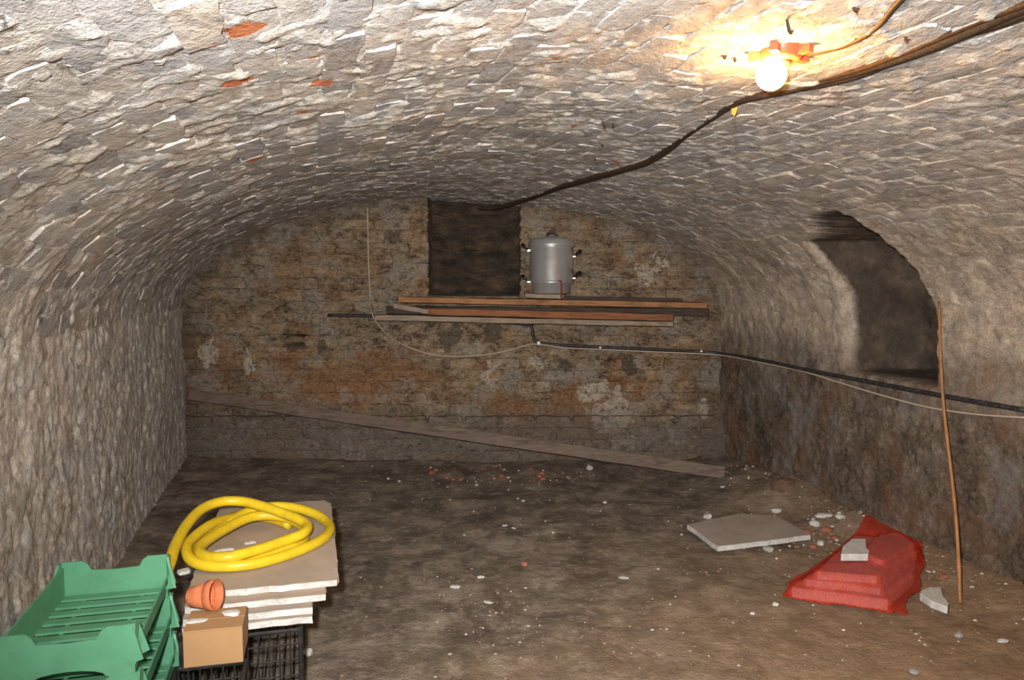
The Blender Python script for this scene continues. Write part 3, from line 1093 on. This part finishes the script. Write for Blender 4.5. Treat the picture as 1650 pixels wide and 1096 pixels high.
p1 = at(306, 971, 1.965)
flowerpot((p1.x, p1.y, ZT + .033), (ux * .93 - uy * .35 + Vector((0, 0, .12))), 'terracotta flowerpot on its side, mouth towards the boards')
p2 = at(346, 938, 2.04)
chip('plaster_scrap', 372, 992, (.055, .05, .014), M_PLAST, 'flat white plaster scrap below the mouth of the flowerpot', 'plaster', 'plaster scraps on the cardboard box', seed=31, rotz=.2, z=ZT - .002, sink=.0)
chip('plaster_scrap', 316, 1003, (.07, .03, .010), M_PLAST, 'thin white plaster scrap along the front of the cardboard box', 'plaster', 'plaster scraps on the cardboard box', seed=33, rotz=.25, z=ZT - .002, sink=.0)

# ------------------------------------------------------------------ shelf timbers
def timber(name, a, b, th, dep, mat, label, group=None, sub=10):
    """a, b: front lower ends; th upward, dep towards the wall; edges slightly uneven"""
    a, b = Vector(a), Vector(b)
    v, f = [], []
    rg = random.Random(len(label))
    for i in range(sub + 1):
        p = a.lerp(b, i / sub)
        for dy, dz in ((0, 0), (0, th), (dep, th), (dep, 0)):
            v.append((p.x, p.y + dy + rg.gauss(0, .001), p.z + dz + rg.gauss(0, .0012)))
    for i in range(sub):
        for k in range(4):
            k2 = (k + 1) % 4
            f.append((i * 4 + k, (i + 1) * 4 + k, (i + 1) * 4 + k2, i * 4 + k2))
    f += [(0, 1, 2, 3), (sub * 4 + 3, sub * 4 + 2, sub * 4 + 1, sub * 4)]
    return soften(mob(name, v, f, mat, None, label=label, cat='timber', group=group), .002)


YS = 4.84
g = 'timbers lying on the shelf'
timber('plank', at(604, 516, YS), at(1085, 527, YS), .031, .20, M_WOOD_G, 'weathered pale plank at the bottom of the shelf stack', g)
timber('batten', at(690, 507.2, YS - .004), at(1085, 517.5, YS - .004), .040, .07, M_WOOD_R, 'reddish batten with knots in the middle of the shelf stack', g)
timber('batten', at(622, 505.5, YS + .085), at(1142, 509, YS + .085), .045, .11, M_WOOD_D, 'dark batten behind, sticking out past the right end of the shelf', g)
timber('batten', at(634, 497, YS + .03), at(694, 507, YS + .03), .030, .05, M_WOOD_G, 'short grey offcut at the left end of the shelf stack', g)
timber('batten', at(642, 487.5, YS + .01), at(1140, 497, YS + .01), .034, .19, M_WOOD_O, 'long orange pine batten on top of the shelf stack', g)
timber('board', at(846, 480, YS + .03), at(908, 482, YS + .03), .026, .17, M_WOOD_G, 'small grey board under the aluminium pot')
timber('board', at(905, 486, YS + .17), at(1100, 490, YS + .17), .036, .03, M_WOOD_D, 'narrow dark strip behind the aluminium pot')
for px_, py_ in ((727, 501), (906, 510)):
    q = at(px_, py_, YS - .008)
    mob('knot', [], [], M_WOOD_D) if False else None

# ------------------------------------------------------------------ aluminium steamer pot
pt = at(888, 473, YS + .12)
pot = thing('steamer_pot', pt, 'tall two-tier aluminium pot with lid and black handles on the shelf', 'pot')
def pp(mb, name, mat, smooth=True, parent=None):
    o = mb.obj(name, mat, None, smooth)
    o.parent = parent or pot
    return o
pp(MB().lathe([(0, 0), (.114, 0), (.120, .005), (.122, .062), (.131, .068), (.131, .076), (.124, .078)], seg=48), 'base_pan', M_ALU)
pp(MB().lathe([(.124, .070), (.133, .076), (.136, .082), (.136, .283), (.140, .288), (.140, .294), (.132, .294)], seg=48), 'upper_pan', M_ALU)
lid = pp(MB().lathe([(.130, .290), (.147, .291), (.148, .300), (.143, .312), (.139, .330), (.128, .340), (.08, .351), (.03, .356), (0, .357)], seg=48), 'lid', M_ALU)
kp = [(-.026, 0, .352), (-.025, 0, .370), (-.012, 0, .378), (.012, 0, .378), (.025, 0, .370), (.026, 0, .352)]
pp(MB().tube(spline(kp, 4), .0075, 8), 'knob', M_BAKE, parent=lid)
for sx, zz, ti in ((-1, .270, .35), (1, .232, .10), (-1, .075, .5), (1, .098, .1)):
    x0 = sx * .134
    hpth = [(x0, -.045, zz), (x0 + sx * .022, -.043, zz + .012), (x0 + sx * .042, -.030, zz + .030), (x0 + sx * .044, .0, zz + .034), (x0 + sx * .042, .030, zz + .030), (x0 + sx * .022, .043, zz + .012), (x0, .045, zz)]
    hd = pp(MB().tube(spline(hpth, 4), [.004] * 6 + [.011] * 13 + [.004] * 6, 8), 'handle', M_BAKE)
    pp(MB().box((x0 + sx * .006, -.045, zz - .002), (.016, .010, .006)).box((x0 + sx * .006, .045, zz - .002), (.016, .010, .006)), 'bracket', M_ALU, False, hd)
q = [(.040, -.128, .080), (.046, -.146, .080), (.054, -.152, .068), (.055, -.152, .03), (.054, -.150, -.010), (.060, -.148, -.03)]
pp(MB().tube(spline(q, 5), .0055, 8), 'drain_tube', M_RUBBER)

# ------------------------------------------------------------------ iron pipe and cream flex
def onwallr(px_, py_, off):               # on the right side wall
    return onvault(px_, py_, off)[0]


pipe_pts = [at(528, 508, YB - .045), at(600, 509, YB - .045), at(700, 513, YB - .045), at(842, 522, YB - .045), at(856, 527, YB - .05), at(859, 540, YB - .05), at(866, 551, YB - .05), at(900, 556, YB - .05), at(1000, 561, YB - .05), at(1130, 567, YB - .06)]
for a, b in ((1185, 572), (1240, 581), (1300, 594), (1400, 613), (1500, 632), (1590, 648), (1665, 661)):
    pipe_pts.append(onwallr(a, b, .035 if a < 1600 else .03))
MB().tube(spline(pipe_pts, 6), .0105, 10).obj('iron_pipe', M_IRON, None, True, label='dull black pipe bent along the end wall and right side wall', cat='pipe')

flex = [at(592, 334, YB - .03), at(593, 380, YB - .035), at(594, 430, YB - .05), at(597, 480, YB - .09), at(600, 505, 4.82), at(607, 520, 4.86), at(625, 540, 4.95), at(652, 557, YB - .06), at(690, 570, YB - .05), at(725, 574.5, YB - .05), at(770, 573, YB - .05), at(815, 566, YB - .05), at(850, 556, YB - .06), at(868, 555, YB - .068), at(915, 561, YB - .068), at(966, 563, YB - .066), at(1050, 567, YB - .066), at(1125, 570, YB - .075)]
for a, b, o_ in ((1180, 573, .05), (1240, 585, .04), (1300, 598, .03), (1360, 616, .03), (1420, 634, .03), (1500, 655, .03), (1580, 667, .03), (1670, 673, .03)):
    flex.append(onwallr(a, b, o_))
fx = MB().tube(spline(flex, 6), .0042, 6).obj('cream_flex', M_WHITEW, None, True, label='thin cream cable looping down the end wall and along the pipe', cat='cable')
for a, b, s in ((868, 553, .020), (967, 560, .012), (1130, 566, .012)):
    p_ = at(a, b, YB - .078)
    soften(MB().box(p_, (s, .014, s * 1.1)).obj('cable_clip', M_CLIP, None, label={868: 'bright white clip where the flex meets the pipe', 967: 'small white clip midway along the end wall pipe', 1130: 'small white clip on the pipe at the far right corner'}[a], cat='clip', group='cable clips on the pipe'), .002)

# ------------------------------------------------------------------ leaning plank
a, b = Vector((-2.075, 5.03, .432)), Vector((onz(1166, 772, .03).x, onz(1166, 772, .03).y, .03))
dv = (b - a).normalized()
nrm = Vector((dv.y, -dv.x, 0)).normalized()
nrm = Vector((0, -1, .25)).normalized(); nrm = (nrm - dv * nrm.dot(dv)).normalized()
upv = dv.cross(nrm) * -1
if upv.z < 0: upv = -upv
v, f = [], []
sub = 24
for i in range(sub + 1):
    p = a.lerp(b, i / sub)
    for u_, n_ in ((0, 0), (0, .030), (.070, .030), (.070, 0)):
        v.append(p + upv * (u_ + random.gauss(0, .0012)) + nrm * n_)
for i in range(sub):
    for k in range(4):
        f.append((i * 4 + k, i * 4 + (k + 1) % 4, (i + 1) * 4 + (k + 1) % 4, (i + 1) * 4 + k))
f += [(3, 2, 1, 0), (sub * 4, sub * 4 + 1, sub * 4 + 2, sub * 4 + 3)]
soften(mob('leaning_plank', v, f, M_WOOD_B, None, label='long grey-brown plank slanting across the foot of the end wall', cat='plank'), .003)

# ------------------------------------------------------------------ bamboo cane
c0 = onz(1547, 972, .03)
c1 = at(1511, 486, 3.36)
cp = [c0.lerp(c1, t_) + Vector((.008 * math.sin(t_ * 7), 0, 0)) for t_ in np.linspace(0, 1, 30)]
rs = [.0070 - .0018 * i / 29 + (.0012 if i % 6 == 3 else 0) for i in range(30)]
MB().tube(cp, rs, 8).obj('bamboo_cane', M_CANE, None, True, label='orange-brown cane leaning against the right wall beside the niche', cat='cane')

# ------------------------------------------------------------------ plasterboard piece on the floor
poly = [onz(*q, .055) for q in ((1108, 846), (1157, 880), (1306, 862), (1250, 832), (1190, 829))]
board([(q.x, q.y) for q in poly], .058, .024, 'grey broken plasterboard piece lying alone on the earth floor', M_PAPER2, seed=9, tilt=lambda x, y: .012 * (y - 3.7))
chip('plaster_lump', 1238, 888, (.07, .05, .03), M_PLAST, 'white plaster lump just in front of the lone plasterboard', 'plaster', seed=51)

# ------------------------------------------------------------------ red net bag of board pieces
BP = []
ZF = .02
zt = 0
layers = [([(1276, 946), (1428, 966), (1472, 928), (1440, 880), (1370, 878)], .012, .040), ([(1300, 934), (1418, 948), (1476, 905), (1440, 872), (1372, 872)], .044, .034), ([(1318, 921), (1412, 928), (1478, 890), (1440, 866), (1378, 864)], .080, .032), ([(1396, 893), (1420, 903), (1474, 876), (1446, 858), (1418, 862)], .114, .022)]
wp = []
for k, (pl, z0, th) in enumerate(layers):
    q = [onz(a, b, z0 + th) for a, b in pl]
    wp.append(([(p.x, p.y) for p in q], z0 + th))
    board([(p.x, p.y) for p in q], z0 + th, th - .001, ('lowest broken board piece inside the red net bag', 'second broken board piece up inside the red net bag', 'third broken board piece up inside the red net bag', 'small topmost board piece inside the red net bag')[k], M_PLAST, 'board pieces in the red net bag', seed=20 + k)


def inside(poly, x, y):
    n = len(poly)
    r = np.zeros(x.shape, bool)
    d = np.full(x.shape, 9.0)
    for i in range(n):
        x0, y0 = poly[i]; x1, y1 = poly[(i + 1) % n]
        c = ((y0 > y) != (y1 > y)) & (x < (x1 - x0) * (y - y0) / (y1 - y0 + 1e-12) + x0)
        r ^= c
        t = np.clip(((x - x0) * (x1 - x0) + (y - y0) * (y1 - y0)) / ((x1 - x0) ** 2 + (y1 - y0) ** 2), 0, 1)
        d = np.minimum(d, np.hypot(x - x0 - t * (x1 - x0), y - y0 - t * (y1 - y0)))
    return np.where(r, -d, d)


outl = [onz(a, b, .02) for a, b in ((1262, 941), (1292, 953), (1400, 966), (1424, 970), (1448, 985), (1468, 990), (1462, 972), (1476, 950), (1490, 925), (1488, 890), (1468, 862), (1436, 850), (1400, 842), (1385, 858), (1350, 880), (1315, 905))]
outl = [(p.x, p.y) for p in outl]
allp = outl + [p for pl, _ in wp for p in pl]
bx0, bx1 = min(p[0] for p in allp) - .05, max(p[0] for p in allp) + .05
by0, by1 = min(p[1] for p in allp) - .05, max(p[1] for p in allp) + .05
gx = np.arange(bx0, bx1, .007); gy = np.arange(by0, by1, .007)
X, Y = np.meshgrid(gx, gy, indexing='ij')
D = inside(outl, X, Y)
for poly, zt in wp: D = np.minimum(D, inside(poly, X, Y) - .038)
Hh = floor_z(X, Y) + .012 + 0 * X
for poly, zt in wp:
    d = inside(poly, X, Y)
    Hh = np.maximum(Hh, zt + .006 - np.maximum(d - .012, 0) * 2.6)
pn = np.stack([X, Y, 0 * X], -1)
Hh = np.maximum(Hh, floor_z(X, Y) + .014) + .004 * fbm(pn, 14, 2, 3) + .006 * np.abs(fbm(pn, 26, 2, 4)) * sstep(-.08, -.01, D)
idx = -np.ones(X.shape, int)
v, f = [], []
keep = (D < 0) & (((X - C0[0]) * RD[0] + (Y - C0[1]) * RD[1]) < HALF - .045)
seen = np.zeros(X.shape, bool)
st = [tuple(np.unravel_index(np.argmin(D), D.shape))]
while st:
    i, j = st.pop()
    if 0 <= i < X.shape[0] and 0 <= j < X.shape[1] and keep[i, j] and not seen[i, j]:
        seen[i, j] = True
        st += [(i + 1, j), (i - 1, j), (i, j + 1), (i, j - 1)]
cell = seen[:-1, :-1] & seen[1:, :-1] & seen[1:, 1:] & seen[:-1, 1:]
keep = np.zeros(X.shape, bool)
for a_, b_ in ((0, 0), (1, 0), (1, 1), (0, 1)):
    keep[a_:X.shape[0] - 1 + a_, b_:X.shape[1] - 1 + b_] |= cell
for i in range(X.shape[0]):
    for j in range(X.shape[1]):
        if keep[i, j]:
            idx[i, j] = len(v); v.append((X[i, j], Y[i, j], Hh[i, j]))
for i in range(X.shape[0] - 1):
    for j in range(X.shape[1] - 1):
        q = (idx[i, j], idx[i + 1, j], idx[i + 1, j + 1], idx[i, j + 1])
        if min(q) >= 0: f.append(q)
nb_ = mob('net_bag', v, f, M_NET, None, True, label='red net bag of broken board pieces on the floor by the right wall', cat='bag')
sm = nb_.modifiers.new('soft', 'SMOOTH'); sm.iterations = 3; sm.factor = .5
sd = nb_.modifiers.new('cloth', 'SOLIDIFY'); sd.thickness = .0015

# plaster chunk standing on the bag, and the one on the floor
def chunk(name, poly, z, dvec, label, th=.02):
    """poly in frame points at level z; extruded down by th"""
    q = [onz(a, b, z) for a, b in poly]
    m = MB()
    n = len(q)
    low = [Vector((p.x, p.y, p.z - th)) for p in q]
    m.add(low + q, [tuple(range(n - 1, -1, -1)), tuple(range(n, 2 * n))] + [(i, (i + 1) % n, n + (i + 1) % n, n + i) for i in range(n)])
    return soften(m.obj(name, M_PLAST, None, label=label, cat='plaster'), .003)


chunk('plaster_chunk', ((1355, 893), (1399, 893), (1401, 887), (1396, 882), (1395, 868), (1372, 868), (1358, 880)), .152, None, 'pale grey plaster chunk lying on the red net bag', .028)
chunk('plaster_chunk', ((1482, 956), (1500, 968), (1527, 978), (1529, 972), (1519, 958), (1516, 946), (1500, 946), (1486, 950)), .065, None, 'white plaster chunk on the floor between the net bag and cane', .028)

# ------------------------------------------------------------------ ceiling cable, lamp, tag, nails
cpx = [(770, 331), (800, 330), (850, 317), (900, 300), (950, 284), (1000, 269), (1040, 256), (1075, 236), (1110, 208), (1150, 178), (1190, 153), (1225, 142), (1265, 136), (1310, 127), (1370, 110), (1430, 88), (1500, 62), (1560, 40), (1620, 16), (1680, -10), (1760, -45)]
cab = thing('ceiling_cable', onvault(1240, 138, .03)[0], 'thick brown cable bundle sagging across the vault past the bulb', 'cable')
for k, (dx, dy, off, r) in enumerate(((0, 0, .016, .011), (2, -7, .012, .0075), (-1, 6, .014, .0095))):
    pts = []
    for i, (a, b) in enumerate(cpx):
        amp = sstep(700, 1200, np.array(a * 1.0)) * (.35 + .65 * sstep(1250, 1600, np.array(a * 1.0)))
        pts.append(onvault(a + dx * amp, b + dy * amp, off + .004 * math.sin(i * 1.3 + k))[0])
    MB().tube(spline(pts, 8), r, 8).obj('strand', (M_CABLE2, M_CABLE, M_CABLE2)[k], cab, True)
f2 = [(1460, -20), (1440, 2), (1420, 28), (1395, 48), (1365, 63), (1335, 72), (1305, 78), (1285, 82)]
MB().tube(spline([onvault(a, b, .012)[0] for a, b in f2], 6), .0062, 8).obj('lamp_flex', M_CABLE, None, True, label='thin brown flex curving across the vault to the lampholder', cat='cable')

hp_, hn = onvault(1260, 74)
lamp = thing('ceiling_lamp', hp_, 'lit bare bulb in a red lampholder on the vault', 'lamp')
def lp(mb, name, mat, smooth=False):
    o = mb.obj(name, mat, None, smooth); o.parent = lamp
    o.matrix_parent_inverse = Matrix.Identity(4)
    return o
qt = hn.to_track_quat('Z', 'X').to_matrix()
def lo(mb):                                # turn a z-up shape so that z follows the vault's normal
    mb.v = [tuple(qt @ Vector(q)) for q in mb.v]
    return mb
lp(lo(MB().lathe([(0, .034), (.036, .034), (.046, .028), (.050, .0), (.050, -.006)], seg=28)), 'base_plate', M_REDPL, True)
for k in range(5):
    a = k * 2 * math.pi / 5 + .5
    lp(lo(MB().box((.058 * math.cos(a), .058 * math.sin(a), .016), (.030, .018, .024), Matrix.Rotation(a, 3, 'Z'))), 'lug', M_REDPL)
lp(lo(MB().lathe([(.020, .030), (.021, .040), (.017, .042), (.015, .042)], seg=24)), 'socket', M_REDPL, True)
bcn = at(1243, 121, hp_.y - .005) - hp_
bl_ = MB().lathe([(.0, -.034)] + [(.034 * math.sin(t_), -.034 * math.cos(t_)) for t_ in np.linspace(.15, 2.45, 18)] + [(.0135, .034), (.0135, .040)], seg=28)
q2 = (Vector((0.01, 0.012, .05))).to_track_quat('Z', 'Y').to_matrix()
bl_.v = [tuple(q2 @ Vector(q) + bcn) for q in bl_.v]
lp(bl_, 'bulb', M_BULB, True)

tp, tn = onvault(1184, 160, .022)
tg = thing('hanging_tag', tp, 'small amber scrap hanging from the ceiling cable left of the bulb', 'tag')
y0 = tp.y
m = MB()
q = [at(1178, 160, y0), at(1190, 158, y0), at(1188, 176, y0), at(1184, 187, y0), at(1179, 184, y0)]
m.add([tuple(p) for p in q] + [(p.x, p.y + .004, p.z) for p in q], [(0, 1, 2, 3, 4), (9, 8, 7, 6, 5)] + [((i + 1) % 5, i, 5 + i, 5 + (i + 1) % 5) for i in range(5)])
m.obj('paper_scrap', M_YTAG, tg)
MB().tube([at(1181, 182, y0), at(1180.5, 215, y0), at(1180, 246, y0)], .0006, 5).obj('thread', M_CABLE, tg)

nails = [(1265, 28, 12, 26, 'bent nail in the vault above the red lampholder'), (1455, 46, 10, 20, 'rusty nail between the two ceiling cables'), (1368, 4, 14, 8, 'nail by the top edge where the thin flex bends'), (1161, 82, 10, 8, 'first of three nail heads left of the lampholder'), (1182, 84, 5, 14, 'second of three nail heads left of the lampholder'), (1175, 100, 6, 10, 'third of three nail heads left of the lampholder'), (970, 196, 7, 8, 'left one of a pair of small nails in the mid vault'), (986, 196, 5, 10, 'right one of a pair of small nails in the mid vault'), (1037, 164, 8, 8, 'lone nail in the warm lit vault above the cable'), (968, 229, 7, 9, 'small nail below the pair in the mid vault'), (957, 252, 6, 8, 'nail left of the rusty sliver by the cable'), (950, 268, 6, 7, 'lowest nail close above the cable'), (1299, 65, 8, 16, 'pale nail holding the thin flex beside the lampholder'), (1083, 116, 6, 8, 'nail in the orange-lit patch of the vault')]
for a, b, dx, dy, lb in nails:
    p, n = onvault(a, b, -.01)
    L = .022 + .0011 * dy
    e_ = p + n * L * .75 + Vector((dx * .0008, 0, 0))
    nl = MB().tube([p, p.lerp(e_, .5), e_, e_ + Vector((dx * .0005, 0, -.002))], [.0030, .0028, .0036, .0058], 6)
    nl.obj('nail', M_RUST, None, label=lb, cat='nail', group='nails in the vault')
p, n = onvault(986, 252, .012)
p2_, _ = onvault(1000, 260, .02)
MB().tube([p, p.lerp(p2_, .5), p2_], [.003, .004, .002], 6).obj('rusty_sliver', M_STRAW, None, label='rusty sliver stuck to the vault beside the cable', cat='sliver')

# ------------------------------------------------------------------ loose pieces on the floor
for i, (a, b, s, lb) in enumerate(((733, 948, (.055, .03, .018), 'largest white plaster chip in the middle of the floor'), (775, 932, (.045, .018, .014), 'narrow white plaster chip beyond the largest one mid-floor'), (788, 972, (.05, .022, .010), 'flat pale plaster chip nearer than the other mid-floor chips'), (1168, 786, (.085, .022, .018), 'long white plaster chip near the low end of the leaning plank'), (813, 848, (.04, .016, .012), 'small white chip in the far middle of the floor'), (828, 852, (.028, .012, .010), 'tiny white chip beside another in the far floor'), (950, 757, (.06, .04, .045), 'whitish lump under the leaning plank'), (1250, 826, (.07, .045, .035), 'white lump behind the lone plasterboard piece'), (1328, 834, (.11, .05, .03), 'white plaster slab in the rubble against the right wall'), (1354, 836, (.06, .045, .035), 'rounded pale lump in the rubble behind the net bag'), (1378, 851, (.13, .04, .03), 'long white slab just behind the red net bag'), (495, 1056, (.045, .04, .03), 'white lump on the floor beside the wire basket'), (1545, 1027, (.040, .040, .030), 'round grey-blue pebble on the near right floor'), (1473, 1086, (.042, .042, .024), 'pale round pebble at the bottom right of the floor'), (1615, 1034, (.05, .03, .015), 'flat pale chip near the right edge of the floor'), (1212, 990, (.022, .016, .012), 'tiny pale chip right of mid-floor'), (843, 808, (.03, .03, .012), 'pale flake on the far floor left of centre'), (975, 811, (.03, .022, .018), 'small white bit on the far floor by the centre'), (1005, 932, (.06, .03, .012), 'greyish flake on the floor right of centre'), (1250, 976, (.03, .03, .02), 'whitish lump in front of the red net bag tip'))):
    chip('pebble' if 'pebble' in lb else 'plaster_chip', a, b, s, M_STONE if 'pebble' in lb else M_PLAST, lb, 'pebble' if 'pebble' in lb else 'plaster', 'loose bits on the earth floor', seed=60 + i, rotz=(.3 * math.sin(i * 2.3)), sub=2 if 'pebble' in lb else 1, jag=.15 if 'pebble' in lb else .4, blocky=0 if 'pebble' in lb else .25)
rb = random.Random(5)
for i in range(16):
    a, b = rb.uniform(690, 880), rb.uniform(752, 776)
    s = rb.uniform(.03, .065)
    chip('brick_fragment', a, b, (s, s * .75, s * .55), M_STRAW, 'small red brick fragment in the scatter at the foot of the end wall', 'brick', 'red brick fragments by the end wall', seed=100 + i)
for i, (a, b, s) in enumerate(((1312, 848, .08), (1300, 862, .06), (1332, 858, .07), (1322, 878, .06), (1310, 885, .05), (1345, 870, .05), (1140, 835, .06), (1520, 932, .05))):
    chip('brick_fragment', a, b, (s, s * .8, s * .6), M_STRAW if i % 3 else M_PLAST, ('whitest broken bit, uppermost in the rubble beside the lone board', 'red brick bit touching the lone board corner', 'red brick bit nearest the red net bag in the rubble', 'whitish bit lowest in the rubble before the lone board corner', 'lowest red brick bit left of the red net bag', 'red brick bit at the top edge of the red net bag')[i] if i < 6 else ('red brick bit behind the lone plasterboard corner', 'pinkish brick bit between the net bag and the right wall')[i - 6], 'brick', 'brick bits along the right wall', seed=140 + i)
chip('brick_fragment', 845, 911, (.045, .035, .025), M_STRAW, 'orange brick fragment alone in the middle of the floor', 'brick', seed=170)
chip('earth_clod', 1274, 812, (.22, .18, .16), M_EARTH, 'large brown earth clod heaped against the right wall', 'clod', 'earth clods by the right wall', seed=181, sub=2, jag=.25, blocky=0, sink=.25)
chip('earth_clod', 1240, 792, (.20, .18, .09), M_EARTH, 'flatter brown earth clod towards the end of the leaning plank', 'clod', 'earth clods by the right wall', seed=182, sub=2, jag=.25, blocky=0, sink=.25)

cr = MB()
for i in range(1500):
    k = rb.random()
    if k < .5:
        x, y = rb.uniform(-1.5, 2.2), rb.uniform(1.6, 5.0)
    elif k < .75:
        y = rb.uniform(2.2, 4.6); x = -.385 + .26 * (5.15 - y) + 1.765 - abs(rb.gauss(0, .3)) - .03
    else:
        x, y = rb.gauss(.9, .6), rb.gauss(2.6, .6)
    q = (x + .385) * RD[0] + (y - 5.15) * RD[1]
    if abs(q) > HALF - .02 or y > 5.1: continue
    s = .002 + .006 * rb.random() ** 3
    v, f = rock(i, (s * 2, s * 1.6, s * 1.2), .35, 0)
    z = float(floor_z(x, y))
    cr.add([(x + a, y + b, z + c + s * .3) for a, b, c in v], f)
for i in range(520):                        # thicker scatters: by the net bag, at the wall feet, under the plank
    k = i % 4
    if k == 0: p_ = onz(rb.gauss(1330, 38), rb.gauss(852, 20), .03); s = .004 + .010 * rb.random() ** 2
    elif k == 1: p_ = onz(rb.gauss(790, 95), rb.gauss(763, 9), .03); s = .003 + .008 * rb.random() ** 2
    elif k == 2:
        y = rb.uniform(2.6, 4.8); p_ = Vector((-.385 + .26 * (5.15 - y) + 1.765 - .05 - abs(rb.gauss(0, .10)), y, 0)); s = .003 + .008 * rb.random() ** 2
    else: p_ = onz(rb.gauss(780, 60), rb.gauss(975, 30), .0); s = .002 + .004 * rb.random() ** 2
    q = (p_.x + .385) * RD[0] + (p_.y - 5.15) * RD[1]
    if abs(q) > HALF - .03 or p_.y > 5.08: continue
    v, f = rock(900 + i, (s * 2, s * 1.6, s * 1.2), .35, 0)
    z = float(floor_z(p_.x, p_.y))
    cr.add([(p_.x + a, p_.y + b, z + c + s * .3) for a, b, c in v], f)
cr.obj('crumbs', M_CRUMB, None, label='scattered crumbs of plaster and brick over the earth floor', cat='crumbs', kind='stuff')
